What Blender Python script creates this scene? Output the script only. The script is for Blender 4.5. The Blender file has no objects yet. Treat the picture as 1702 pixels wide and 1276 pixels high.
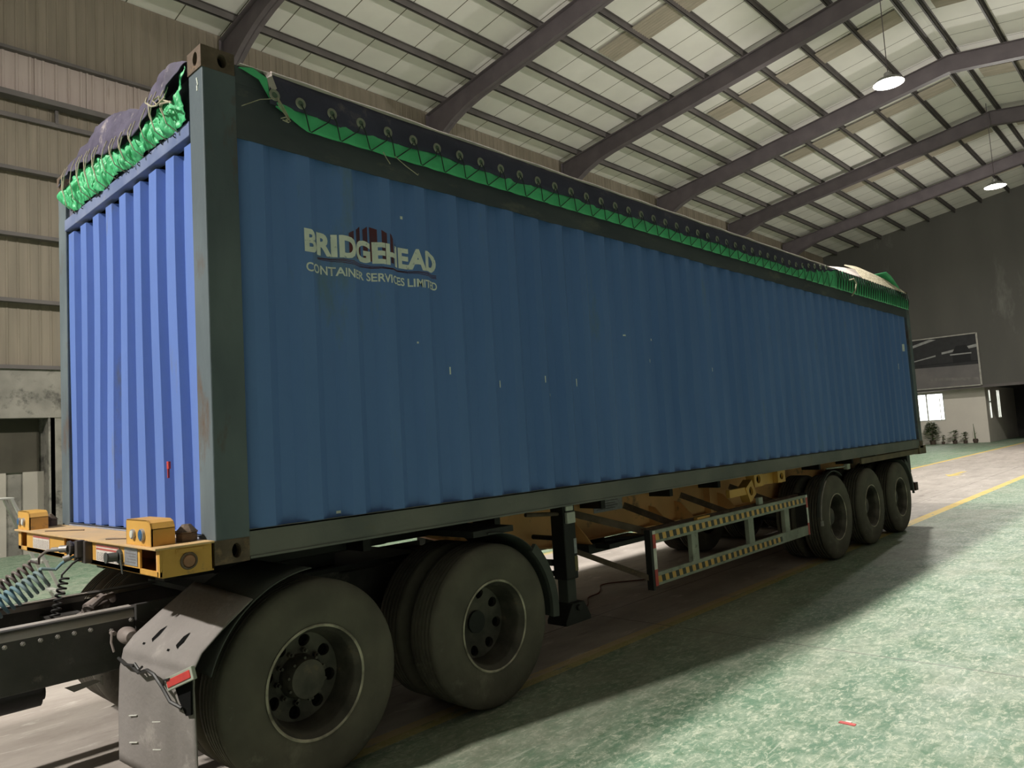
import bpy, bmesh, math, random
from mathutils import Vector, Matrix, noise
random.seed(7)
C = bpy.context.scene.collection
PI = math.pi
B = 1.22                       # height of the container's underside above the floor; builders below use z relative to it
G = -B
# ------------------------------------------------------------------ camera, world, exposure
CAM_M = [[0.687387, -0.015187, -0.726133], [-0.723767, -0.097606, -0.683106], [-0.060501, 0.995109, -0.078085]]
CAM_P = [-1.62859, -3.57988, 0.51281]
cam_d = bpy.data.cameras.new('camera'); cam = bpy.data.objects.new('camera', cam_d); C.objects.link(cam)
mw = Matrix([[*CAM_M[0], CAM_P[0]], [*CAM_M[1], CAM_P[1]], [*CAM_M[2], CAM_P[2] + B], [0, 0, 0, 1]])
cam.matrix_world = mw
cam_d.sensor_width = 36; cam_d.lens = 1225.5921580421907 / 1702 * 36
cam_d.clip_start = 0.05; cam_d.clip_end = 300
bpy.context.scene.camera = cam
sc = bpy.context.scene
sc.view_settings.view_transform = 'Standard'; sc.view_settings.look = 'None'
sc.view_settings.gamma = 1; sc.view_settings.use_curve_mapping = False
sc.view_settings.exposure = 0.82
world = bpy.data.worlds.new('world'); sc.world = world; world.use_nodes = True
world.node_tree.nodes['Background'].inputs[0].default_value = (0.75, 0.9, 1.0, 1)
world.node_tree.nodes['Background'].inputs[1].default_value = 0.006
LAMP_W = 760            # watts of each pendant lamp
LAMPS = [(-9.6, 2.05), (6.7, 2.05), (20.6, 2.1), (34.5, 2.05)]
LAMP_Z = 9.9

# ------------------------------------------------------------------ materials
MATS = {}
def mat(name, col, rough=.6, metal=0., col2=None, nscale=4., dirt=None, dirt_amt=.0, dscale=2.5, bump=.0, bscale=40., stretch=(1, 1, 1), emit=None, estr=0., spec=.4, wave=None, trans=0.):
    if name in MATS: return MATS[name]
    m = bpy.data.materials.new(name); m.use_nodes = True; MATS[name] = m
    nt = m.node_tree; N = nt.nodes; L = nt.links
    bs = N['Principled BSDF']
    bs.inputs['Roughness'].default_value = rough; bs.inputs['Metallic'].default_value = metal
    bs.inputs['Specular IOR Level'].default_value = spec
    if trans: bs.inputs['Transmission Weight'].default_value = trans
    tc = N.new('ShaderNodeTexCoord'); mp = N.new('ShaderNodeMapping'); mp.inputs['Scale'].default_value = stretch
    L.new(tc.outputs['Object'], mp.inputs['Vector'])
    c2 = col2 if col2 else tuple(c * .72 for c in col)
    nz = N.new('ShaderNodeTexNoise'); nz.inputs['Scale'].default_value = nscale; nz.inputs['Detail'].default_value = 6
    L.new(mp.outputs[0], nz.inputs['Vector'])
    rp = N.new('ShaderNodeValToRGB'); rp.color_ramp.elements[0].position = .35; rp.color_ramp.elements[1].position = .68
    rp.color_ramp.elements[0].color = (*c2, 1); rp.color_ramp.elements[1].color = (*col, 1)
    L.new(nz.outputs[0], rp.inputs[0]); out = rp.outputs[0]
    if dirt:
        n2 = N.new('ShaderNodeTexNoise'); n2.inputs['Scale'].default_value = dscale; n2.inputs['Detail'].default_value = 8; n2.inputs['Roughness'].default_value = .7
        L.new(mp.outputs[0], n2.inputs['Vector'])
        r2 = N.new('ShaderNodeValToRGB'); r2.color_ramp.elements[0].position = .62 - dirt_amt * .3; r2.color_ramp.elements[1].position = .72 - dirt_amt * .2
        r2.color_ramp.elements[0].color = (0, 0, 0, 1); r2.color_ramp.elements[1].color = (1, 1, 1, 1)
        L.new(n2.outputs[0], r2.inputs[0])
        mx = N.new('ShaderNodeMix'); mx.data_type = 'RGBA'
        L.new(r2.outputs[0], mx.inputs[0]); L.new(out, mx.inputs[6]); mx.inputs[7].default_value = (*dirt, 1); out = mx.outputs[2]
    L.new(out, bs.inputs['Base Color'])
    if bump:
        nb = N.new('ShaderNodeTexNoise'); nb.inputs['Scale'].default_value = bscale; nb.inputs['Detail'].default_value = 4
        L.new(mp.outputs[0], nb.inputs['Vector'])
        bp = N.new('ShaderNodeBump'); bp.inputs['Strength'].default_value = bump; bp.inputs['Distance'].default_value = .02
        L.new(nb.outputs[0], bp.inputs['Height']); L.new(bp.outputs[0], bs.inputs['Normal'])
    if emit:
        bs.inputs['Emission Color'].default_value = (*emit, 1); bs.inputs['Emission Strength'].default_value = estr
    return m

M_paint = mat('container_blue', (.15, .245, .63), .5, col2=(.12, .205, .55), nscale=1.3, dirt=(.17, .19, .25), dirt_amt=.02, dscale=3, stretch=(1, 1, .25), bump=.05)
M_paint_side = mat('container_blue_dim_side', (.135, .25, .57), .55, col2=(.10, .20, .49), nscale=.8, dirt=(.15, .24, .36), dirt_amt=.05, dscale=1.6, stretch=(1, 1, .3), bump=.05)  # same paint as the end panel, retoned for the side's dimmer light
M_post = mat('weathered_frame_paint', (.16, .195, .215), .6, col2=(.10, .125, .145), nscale=3, dirt=(.12, .07, .045), dirt_amt=.28, dscale=2.6, stretch=(1, 1, .4), bump=.1)
M_rail = mat('rail_grey_paint', (.18, .175, .16), .6, col2=(.12, .125, .12), nscale=2, dirt=(.16, .14, .10), dirt_amt=.1, dscale=3, bump=.1)
M_cast = mat('rusty_casting', (.17, .12, .09), .75, col2=(.10, .07, .05), nscale=9, dirt=(.24, .15, .09), dirt_amt=.2, dscale=12, bump=.3)
M_sill = mat('worn_sill', (.34, .35, .42), .6, col2=(.22, .25, .36), nscale=6, dirt=(.30, .21, .14), dirt_amt=.1, dscale=6, bump=.1)
M_yel = mat('trailer_yellow', (.72, .40, .09), .5, col2=(.58, .31, .07), nscale=3, dirt=(.30, .19, .09), dirt_amt=.08, dscale=5, bump=.06)
M_yeltop = mat('dusty_yellow_top', (.70, .45, .20), .7, col2=(.52, .36, .20), nscale=4, dirt=(.38, .28, .18), dirt_amt=.25, dscale=4, bump=.1)
M_yelbeam = mat('beam_yellow', (.86, .47, .20), .6, col2=(.70, .38, .16), nscale=2, dirt=(.16, .11, .07), dirt_amt=.2, dscale=3, bump=.08)
M_black = mat('black_steel', (.022, .021, .02), .55, col2=(.014, .014, .014), nscale=6, bump=.1)
M_chassis = mat('chassis_paint', (.075, .07, .068), .5, col2=(.045, .042, .04), nscale=5, dirt=(.17, .15, .135), dirt_amt=.05, dscale=4, bump=.1)
M_tyre = mat('tyre_rubber', (.15, .135, .108), .8, col2=(.10, .09, .075), nscale=3.5, dirt=(.21, .19, .155), dirt_amt=.12, dscale=2.5, bump=.12, spec=.25)
M_rim = mat('rim_steel', (.13, .115, .095), .55, .3, col2=(.055, .05, .043), nscale=7, dirt=(.17, .13, .09), dirt_amt=.1, dscale=9, bump=.15)
M_rimlip = mat('rim_lip', (.66, .60, .48), .5, .1, col2=(.16, .14, .11), nscale=7)
M_hole = mat('hole_dark', (.006, .006, .006), .9, spec=.1)
M_plastic = mat('dusty_fender_plastic', (.26, .235, .225), .7, col2=(.20, .18, .17), nscale=3, dirt=(.32, .29, .27), dirt_amt=.12, dscale=6, bump=.15)
M_darkplastic = mat('dark_fender_plastic', (.075, .08, .072), .65, col2=(.05, .055, .05), nscale=4, bump=.1)
M_navy = mat('navy_tarp', (.060, .058, .105), .7, col2=(.038, .038, .07), nscale=4, dirt=(.15, .13, .15), dirt_amt=.1, dscale=4, bump=.15, bscale=60)
M_dusty = mat('dusty_tarp_top', (.62, .54, .50), .8, col2=(.42, .37, .36), nscale=2.5, dirt=(.3, .26, .27), dirt_amt=.1, bump=.15)
M_green = mat('green_tarp', (.10, .62, .27), .45, col2=(.07, .48, .20), nscale=5, bump=.15, bscale=30, spec=.5)
M_rope = mat('pale_rope', (.55, .50, .38), .8, col2=(.35, .31, .22), nscale=30)
M_ropedk = mat('dark_rope', (.035, .05, .045), .8, nscale=30)
M_eye = mat('eyelet_metal', (.40, .42, .34), .4, .5, nscale=20)
M_white = mat('white_lettering', (.93, .95, .88), .6, col2=(.80, .84, .78), nscale=14, dirt=(.2, .26, .35), dirt_amt=.04, dscale=30)
M_redfade = mat('faded_red_mark', (.15, .035, .04), .7, col2=(.08, .04, .07), nscale=6)
M_ceil = None
M_beam = mat('dark_brown_steel', (.15, .125, .135), .6, col2=(.12, .10, .11), nscale=2)
M_purlin = mat('purlin_steel', (.13, .115, .11), .6, col2=(.10, .088, .085), nscale=2)
M_sky = mat('translucent_panel', (.48, .41, .34), .5, col2=(.38, .33, .27), nscale=1.2, stretch=(8, 1, 1))
M_clad = mat('side_cladding', (.25, .21, .16), .6, col2=(.19, .16, .12), nscale=1.1, stretch=(5, 1, .35), dirt=(.22, .18, .13), dirt_amt=.06, dscale=1.5)
M_strip = mat('pale_cladding_strip', (.42, .35, .32), .6, col2=(.38, .31, .28), nscale=1.4, stretch=(5, 1, .3), dirt=(.26, .2, .17), dirt_amt=.1, dscale=2)
M_conc = mat('stained_concrete', (.30, .28, .245), .85, col2=(.17, .16, .14), nscale=1.5, dirt=(.075, .07, .062), dirt_amt=.3, dscale=1.8, bump=.2)
M_plaster = mat('wall_plaster', (.42, .385, .335), .85, col2=(.36, .33, .285), nscale=1.5, bump=.1)
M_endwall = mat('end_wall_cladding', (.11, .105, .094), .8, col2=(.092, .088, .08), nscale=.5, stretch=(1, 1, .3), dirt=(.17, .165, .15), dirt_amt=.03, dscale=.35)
M_office = mat('office_wall_paint', (.74, .68, .61), .8, col2=(.68, .62, .56), nscale=.8)
M_glow = mat('lit_window_glass', (.9, .9, .85), .3, emit=(1, 1, .93), estr=2.2)
M_frame = mat('white_window_frame', (.6, .62, .58), .5)
M_lampshell = mat('lamp_shell', (.5, .5, .5), .35, .7)
M_lens = mat('lamp_lens', (.9, .9, .9), .3, emit=(1, .97, .9), estr=45)
M_ladder = mat('ladder_aluminium', (.46, .46, .42), .5, .3, col2=(.36, .36, .33))
M_red = mat('red_tape', (.62, .06, .05), .4, col2=(.45, .05, .05), nscale=12)
M_wtape = mat('white_tape', (.75, .74, .68), .4, col2=(.6, .6, .55), nscale=10)
M_ytape = mat('yellow_tape', (.80, .48, .12), .4, col2=(.66, .38, .10), nscale=10)
M_ktape = mat('black_tape', (.05, .055, .045), .5)
M_guard = mat('guard_white_paint', (.40, .42, .35), .6, col2=(.26, .28, .23), nscale=5, dirt=(.13, .13, .10), dirt_amt=.15, dscale=6)
M_hoseblue = mat('blue_hose', (.10, .25, .34), .35, col2=(.24, .29, .28), nscale=5)
M_hosedark = mat('brown_hose', (.24, .20, .18), .4, col2=(.15, .12, .11), nscale=8)
M_cable = mat('black_cable', (.03, .028, .028), .5)
M_label = mat('warning_label', (.74, .68, .62), .5, col2=(.62, .55, .5), nscale=20)
M_labelred = mat('label_red', (.50, .12, .10), .5)
M_labelink = mat('label_ink', (.22, .2, .2), .6)
M_plate = mat('id_plate', (.42, .42, .45), .4, .4, col2=(.3, .3, .33), nscale=30)
M_amber = mat('amber_lens', (.42, .20, .12), .4, nscale=20)
M_blueconn = mat('blue_connector', (.04, .14, .32), .3, nscale=20)
M_bolt = mat('bolt_metal', (.38, .35, .33), .45, .4, nscale=20)
M_leaf = mat('leaf_green', (.06, .12, .03), .5, col2=(.03, .06, .015), nscale=6)
M_leafy = mat('leaf_yellow_green', (.22, .28, .06), .5, col2=(.1, .14, .03), nscale=6)
M_pot = mat('dark_pot', (.10, .07, .055), .7)
M_fdark = mat('dark_frame_edge', (.05, .045, .04), .7)

def node_floor():
    m = bpy.data.materials.new('painted_concrete_floor'); m.use_nodes = True
    nt = m.node_tree; N = nt.nodes; L = nt.links; bs = N['Principled BSDF']
    tc = N.new('ShaderNodeTexCoord')
    def noise_(scale, det=8, rough=.65, stretch=(1, 1, 1), dist=0.):
        mp = N.new('ShaderNodeMapping'); mp.inputs['Scale'].default_value = stretch
        L.new(tc.outputs['Object'], mp.inputs[0])
        n = N.new('ShaderNodeTexNoise'); n.inputs['Scale'].default_value = scale; n.inputs['Detail'].default_value = det
        n.inputs['Roughness'].default_value = rough; n.inputs['Distortion'].default_value = dist
        L.new(mp.outputs[0], n.inputs['Vector']); return n.outputs[0]
    def ramp(src, a, b, ca=(0, 0, 0), cb=(1, 1, 1)):
        r = N.new('ShaderNodeValToRGB'); r.color_ramp.elements[0].position = a; r.color_ramp.elements[1].position = b
        r.color_ramp.elements[0].color = (*ca, 1); r.color_ramp.elements[1].color = (*cb, 1); L.new(src, r.inputs[0]); return r.outputs[0]
    def mix(f, a, b):
        x = N.new('ShaderNodeMix'); x.data_type = 'RGBA'
        for i, s in ((0, f), (6, a), (7, b)):
            if hasattr(s, 'links'): L.new(s, x.inputs[i])
            elif isinstance(s, (int, float)): x.inputs[i].default_value = s
            else: x.inputs[i].default_value = (*s, 1)
        return x.outputs[2]
    def math_(op, a, b=None):
        x = N.new('ShaderNodeMath'); x.operation = op
        for i, s in enumerate((a, b)):
            if s is None: continue
            if isinstance(s, (int, float)): x.inputs[i].default_value = s
            else: L.new(s, x.inputs[i])
        return x.outputs[0]
    sep = N.new('ShaderNodeSeparateXYZ'); L.new(tc.outputs['Object'], sep.inputs[0]); Y = sep.outputs[1]; X = sep.outputs[0]
    green = mix(ramp(noise_(1.3, 5), .3, .7), (.06, .15, .085), (.11, .215, .135))
    worn = mix(ramp(noise_(5.5, 12, .82, (.6, 1, 1), .4), .44, .64), green, (.30, .36, .27))
    worn = mix(ramp(noise_(26, 10, .85, (.45, 1, 1), .6), .50, .60), worn, (.50, .52, .41))
    worn = mix(ramp(noise_(21, 10, .85, (1, .5, 1), .6), .52, .62), worn, (.08, .16, .085))
    worn = mix(math_('MULTIPLY', ramp(noise_(.9, 6, .6, (.35, 1, 1)), .5, .7), .55), worn, (.36, .35, .29))
    # short scratches
    for rz_, sc_ in ((.35, 9.), (-.9, 7.), (1.5, 8.)):
        mp = N.new('ShaderNodeMapping'); mp.inputs['Rotation'].default_value = (0, 0, rz_); mp.inputs['Scale'].default_value = (.22, 2.6, 1)
        L.new(tc.outputs['Object'], mp.inputs[0])
        n = N.new('ShaderNodeTexNoise'); n.inputs['Scale'].default_value = sc_; n.inputs['Detail'].default_value = 5; n.inputs['Distortion'].default_value = .5
        L.new(mp.outputs[0], n.inputs['Vector'])
        worn = mix(math_('MULTIPLY', ramp(n.outputs[0], .675, .71), .45), worn, (.50, .52, .44))
    lane = mix(ramp(noise_(2.0, 9, .7, (.35, 1, 1)), .35, .7), (.30, .26, .235), (.46, .41, .375))
    lane = mix(ramp(noise_(9, 8, .7, (.25, 1, 1), .8), .58, .68), lane, (.56, .52, .48))
    lane = mix(ramp(noise_(5, 7, .6, (.2, 1, 1)), .60, .72), lane, (.20, .17, .155))
    inl = math_('MULTIPLY', math_('GREATER_THAN', Y, .2), math_('LESS_THAN', Y, 4.0))
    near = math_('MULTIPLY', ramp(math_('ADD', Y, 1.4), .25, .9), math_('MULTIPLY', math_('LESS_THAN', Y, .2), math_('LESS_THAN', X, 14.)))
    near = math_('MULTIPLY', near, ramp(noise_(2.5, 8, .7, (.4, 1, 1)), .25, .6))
    worn = mix(math_('MULTIPLY', near, .55), worn, (.20, .185, .145))  # band beside the lane, front stretch only, turned grey-brown
    base = mix(inl, worn, lane)
    # dusty patch by the far side behind the lane
    y1 = math_('LESS_THAN', math_('ABSOLUTE', math_('SUBTRACT', Y, .20)), .085)
    y2 = math_('LESS_THAN', math_('ABSOLUTE', math_('SUBTRACT', Y, 4.0)), .08)
    ln = math_('MAXIMUM', y1, y2)
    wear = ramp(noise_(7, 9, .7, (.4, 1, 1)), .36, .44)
    line_strength = ramp(math_('DIVIDE', X, 20.), .45, .65, (.42, .42, .42), (1, 1, 1))  # yellow lines mixed in more weakly along the front stretch
    ln = math_('MULTIPLY', math_('MULTIPLY', ln, wear), line_strength)
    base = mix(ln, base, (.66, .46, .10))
    j = math_('LESS_THAN', math_('ABSOLUTE', math_('SUBTRACT', math_('FRACT', math_('DIVIDE', math_('ADD', X, 100.8), 6.0)), .5)), .0009)
    base = mix(j, base, (.08, .08, .07))
    j2 = math_('LESS_THAN', math_('ABSOLUTE', math_('SUBTRACT', Y, .95)), .006)
    base = mix(j2, base, (.07, .06, .055))
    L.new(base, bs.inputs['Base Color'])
    L.new(ramp(noise_(2.5, 6), .3, .7, (.42,) * 3, (.7,) * 3), bs.inputs['Roughness'])
    bp = N.new('ShaderNodeBump'); bp.inputs['Strength'].default_value = .12; bp.inputs['Distance'].default_value = .01
    L.new(noise_(25, 6), bp.inputs['Height']); L.new(bp.outputs[0], bs.inputs['Normal'])
    bs.inputs['Specular IOR Level'].default_value = .35
    return m
M_floor = node_floor()

def node_ceil():
    m = bpy.data.materials.new('roof_panel_white'); m.use_nodes = True
    nt = m.node_tree; N = nt.nodes; L = nt.links; bs = N['Principled BSDF']; bs.inputs['Roughness'].default_value = .7
    tc = N.new('ShaderNodeTexCoord'); sep = N.new('ShaderNodeSeparateXYZ'); L.new(tc.outputs['Object'], sep.inputs[0])
    def math_(op, a, b=None):
        x = N.new('ShaderNodeMath'); x.operation = op
        for i, s in enumerate((a, b)):
            if s is None: continue
            if isinstance(s, (int, float)): x.inputs[i].default_value = s
            else: L.new(s, x.inputs[i])
        return x.outputs[0]
    f = math_('FRACT', math_('DIVIDE', math_('ADD', sep.outputs[0], 116 - 8.56), 1.1625))
    seam = math_('LESS_THAN', math_('ABSOLUTE', math_('SUBTRACT', f, .5)), .012)
    n = N.new('ShaderNodeTexNoise'); n.inputs['Scale'].default_value = .8; n.inputs['Detail'].default_value = 6; L.new(tc.outputs['Object'], n.inputs['Vector'])
    r = N.new('ShaderNodeValToRGB'); r.color_ramp.elements[0].position = .3; r.color_ramp.elements[1].position = .7
    r.color_ramp.elements[0].color = (.78, .74, .70, 1); r.color_ramp.elements[1].color = (.88, .84, .79, 1); L.new(n.outputs[0], r.inputs[0])
    x = N.new('ShaderNodeMix'); x.data_type = 'RGBA'; L.new(seam, x.inputs[0]); L.new(r.outputs[0], x.inputs[6]); x.inputs[7].default_value = (.14, .12, .09, 1)
    L.new(x.outputs[2], bs.inputs['Base Color'])
    return m
M_ceil = node_ceil()

# ------------------------------------------------------------------ mesh helpers
ORG = {}
def tag(o, label=None, cat=None, group=None, kind=None):
    if label: o['label'] = label
    if cat: o['category'] = cat
    if group: o['group'] = group
    if kind: o['kind'] = kind
    return o
def root(name, loc, label, cat, group=None):
    o = bpy.data.objects.new(name, None); C.objects.link(o); o.empty_display_size = .2
    o.location = (loc[0], loc[1], loc[2] + B); ORG[o.name] = Vector((loc[0], loc[1], loc[2]))
    return tag(o, label, cat, group)
class MB:
    def __init__(s): s.v = []; s.f = []; s.m = []; s.mi = 0
    def add(s, vs, fs):
        n = len(s.v); s.v += [tuple(v) for v in vs]; s.f += [tuple(i + n for i in f) for f in fs]; s.m += [s.mi] * len(fs); return s
    def box(s, x0, x1, y0, y1, z0, z1):
        return s.add([(x0, y0, z0), (x1, y0, z0), (x1, y1, z0), (x0, y1, z0), (x0, y0, z1), (x1, y0, z1), (x1, y1, z1), (x0, y1, z1)],
                     [(0, 3, 2, 1), (4, 5, 6, 7), (0, 1, 5, 4), (1, 2, 6, 5), (2, 3, 7, 6), (3, 0, 4, 7)])
    def bar(s, p, q, w, h, up=(0, 0, 1)):
        p = Vector(p); q = Vector(q); d = (q - p).normalized(); a = d.cross(Vector(up))
        if a.length < 1e-4: a = d.cross(Vector((1, 0, 0)))
        a.normalize(); b = a.cross(d).normalized(); a *= w / 2; b *= h / 2
        return s.add([p - a - b, p + a - b, p + a + b, p - a + b, q - a - b, q + a - b, q + a + b, q - a + b],
                     [(0, 1, 2, 3), (7, 6, 5, 4), (0, 4, 5, 1), (1, 5, 6, 2), (2, 6, 7, 3), (3, 7, 4, 0)])
    def cyl(s, p, q, r, n=16, r2=None):
        p = Vector(p); q = Vector(q); d = (q - p).normalized(); a = d.orthogonal().normalized(); b = d.cross(a); r2 = r if r2 is None else r2
        vs = [p + (a * math.cos(t) + b * math.sin(t)) * r for t in [2 * PI * i / n for i in range(n)]] + [q + (a * math.cos(t) + b * math.sin(t)) * r2 for t in [2 * PI * i / n for i in range(n)]]
        return s.add(vs, [(i, (i + 1) % n, n + (i + 1) % n, n + i) for i in range(n)] + [tuple(range(n - 1, -1, -1)), tuple(range(n, 2 * n))])
    def tube(s, pts, r, n=6):
        pts = [Vector(p) for p in pts]; vs = []; fs = []; a = None
        for i, p in enumerate(pts):
            d = (pts[min(i + 1, len(pts) - 1)] - pts[max(i - 1, 0)]).normalized()
            if a is None: a = d.orthogonal().normalized()
            a = (a - d * a.dot(d))
            if a.length < 1e-5: a = d.orthogonal()
            a.normalize(); b = d.cross(a)
            vs += [p + (a * math.cos(2 * PI * k / n) + b * math.sin(2 * PI * k / n)) * r for k in range(n)]
        for i in range(len(pts) - 1):
            for k in range(n):
                fs.append((i * n + k, i * n + (k + 1) % n, (i + 1) * n + (k + 1) % n, (i + 1) * n + k))
        m = (len(pts) - 1) * n
        fs += [tuple(range(n - 1, -1, -1)), tuple(range(m, m + n))]
        return s.add(vs, fs)
    def prism(s, prof, axis, a0, a1):
        n = len(prof)
        def P(u, v, a): return {'x': (a, u, v), 'y': (u, a, v), 'z': (u, v, a)}[axis]
        return s.add([P(u, v, a0) for u, v in prof] + [P(u, v, a1) for u, v in prof],
                     [(i, (i + 1) % n, n + (i + 1) % n, n + i) for i in range(n)] + [tuple(range(n - 1, -1, -1)), tuple(range(n, 2 * n))])
    def lathe(s, prof, c, axis='y', n=48, closed=False):
        vs = []; fs = []; m = len(prof)
        for i in range(n):
            t = 2 * PI * i / n; co, si = math.cos(t), math.sin(t)
            for r, a in prof:
                if axis == 'y': vs.append((c[0] + r * co, c[1] + a, c[2] + r * si))
                elif axis == 'z': vs.append((c[0] + r * co, c[1] + r * si, c[2] + a))
                else: vs.append((c[0] + a, c[1] + r * co, c[2] + r * si))
        for i in range(n):
            j = (i + 1) % n
            for k in range(m if closed else m - 1):
                l = (k + 1) % m; fs.append((i * m + k, i * m + l, j * m + l, j * m + k))
        return s.add(vs, fs)
    def grid(s, fn, nu, nv):
        vs = [fn(i / nu, j / nv) for i in range(nu + 1) for j in range(nv + 1)]; w = nv + 1
        return s.add(vs, [(i * w + j, (i + 1) * w + j, (i + 1) * w + j + 1, i * w + j + 1) for i in range(nu) for j in range(nv)])
    def holed(s, f, w, h, cx, cy, rx, ry, depth, n=24, back=True):
        """rectangle w x h (0..w, 0..h) mapped by f(u, v, d) with an oval hole whose wall goes in by depth"""
        angs = sorted([2 * PI * i / n for i in range(n)] + [math.atan2(y - cy, x - cx) % (2 * PI) for x in (0, w) for y in (0, h)])
        o = []; q = []; w2 = []
        for t in angs:
            c, si = math.cos(t), math.sin(t); ks = []
            if c > 1e-9: ks.append((w - cx) / c)
            if c < -1e-9: ks.append(-cx / c)
            if si > 1e-9: ks.append((h - cy) / si)
            if si < -1e-9: ks.append(-cy / si)
            k = min(ks); o.append(f(cx + c * k, cy + si * k, 0)); q.append(f(cx + rx * c, cy + ry * si, 0)); w2.append(f(cx + rx * c, cy + ry * si, depth))
        n = len(angs)
        s.add(o + q + w2, [(i, (i + 1) % n, n + (i + 1) % n, n + i) for i in range(n)] + [(n + i, n + (i + 1) % n, 2 * n + (i + 1) % n, 2 * n + i) for i in range(n)])
        if back:
            k = s.mi; s.mi = s.hole_mi if hasattr(s, 'hole_mi') else k
            s.add(w2, [tuple(range(n))]); s.mi = k
        return s
    def build(s, name, mats, parent=None, org=None, bevel=0., smooth=False, solid=0.):
        me = bpy.data.meshes.new(name)
        if not isinstance(mats, (list, tuple)): mats = [mats]
        if org is None:
            if parent is not None: org = ORG[parent.name]
            else:
                xs, ys, zs = zip(*s.v); org = ((min(xs) + max(xs)) / 2, (min(ys) + max(ys)) / 2, min(zs))
        org = Vector(org)
        me.from_pydata([tuple(Vector(v) - org) for v in s.v], [], s.f)
        for m in mats: me.materials.append(m)
        for p, k in zip(me.polygons, s.m): p.material_index = min(k, len(mats) - 1)
        bm = bmesh.new(); bm.from_mesh(me); bmesh.ops.recalc_face_normals(bm, faces=bm.faces); bm.to_mesh(me); bm.free()
        if smooth:
            me.polygons.foreach_set('use_smooth', [True] * len(me.polygons)); me.set_sharp_from_angle(angle=math.radians(38))
        o = bpy.data.objects.new(name, me); C.objects.link(o)
        if parent is not None:
            o.parent = parent; o.location = org - ORG[parent.name]
        else: o.location = org + Vector((0, 0, B))
        ORG[o.name] = org
        if solid:
            md = o.modifiers.new('solid', 'SOLIDIFY'); md.thickness = solid; md.offset = 0
        if bevel:
            md = o.modifiers.new('bevel', 'BEVEL'); md.width = bevel; md.segments = 2; md.limit_method = 'ANGLE'; md.angle_limit = math.radians(50)
        return o
def struct(name, mb, mats, parent=None, label=None, **k):
    o = mb.build(name, mats, parent, **k); o['kind'] = 'structure'
    if label: o['label'] = label
    return o
def children(o): return [c for c in bpy.data.objects if c.parent == o]
def copy_tree(o, parent=None, off=(0, 0, 0), kids=None):
    kids = kids or {}
    c = o.copy(); C.objects.link(c)
    if parent is not None: c.parent = parent
    c.location = Vector(o.location) + Vector(off)
    ORG[c.name] = ORG[o.name] + Vector(off)
    for ch in children(o):
        d = ch.copy(); C.objects.link(d); d.parent = c; ORG[d.name] = ORG[ch.name] + Vector(off)
        for g in children(ch):
            e = g.copy(); C.objects.link(e); e.parent = d
    return c
def fbm(x, y, z, o=3): return noise.fractal(Vector((x, y, z)), 1., 2., o)

# ================================================================== SETTING
YW, YR, YN = 14.3, 2.0, -10.3
XE = 48.8
def roofz(y):
    return 11.64 + .152 * (14.3 - y) if y >= YR else 11.64 + .152 * 12.3 - .152 * (YR - y)
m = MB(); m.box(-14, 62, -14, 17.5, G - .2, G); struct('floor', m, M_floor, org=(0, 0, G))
m = MB()
m.prism([(15.0, roofz(15.0)), (YR, roofz(YR)), (YN - .6, roofz(YN - .6)), (YN - .6, roofz(YN - .6) + .1), (YR, roofz(YR) + .1), (15.0, roofz(15) + .1)], 'x', -12.5, XE)
ceil = struct('ceiling', m, M_ceil, org=(0, 0, 0))
# translucent strips under the roof panels, one per bay and slope
for k in range(-2, 6):
    x0 = 16.75 + (k - 1) * 7.0 - .12 * 0; x0 = 9.75 + k * 6.85
    for sgn in (1, -1):
        m = MB()
        ya, yb = (2.45, 9.1) if sgn > 0 else (1.5, -7.5)
        n = 16; prof = []
        for i in range(n + 1): prof.append((x0 + i * .95 / n, .0 if i % 2 else -.035))
        def fn(u, v, prof=prof, ya=ya, yb=yb, n=n):
            x, dz = prof[round(u * n)]; y = ya + (yb - ya) * v; return (x, y, roofz(y) - .03 + dz)
        m.grid(fn, n, 1)
        m.build('skylight_panel', M_sky, ceil, solid=.004)
# purlins
ys = [14.75, 13.45, 12.04, 10.63, 9.23, 7.83, 6.42, 5.02, 3.62, 2.27, 1.73, .35, -1.05, -2.45, -3.85, -5.25, -6.65, -8.05, -9.45]
for i, y in enumerate(ys):
    m = MB(); z = roofz(y) - .01
    m.box(-12.4, XE - .05, y - .008, y + .008, z - .2, z); m.box(-12.4, XE - .05, y - .008, y + .06, z - .2, z - .188); m.box(-12.4, XE - .05, y - .06, y + .008, z - .012, z)
    struct('trim_%d' % (i + 1), m, M_purlin, label='dark steel roof purlin running the length of the hall')
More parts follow.
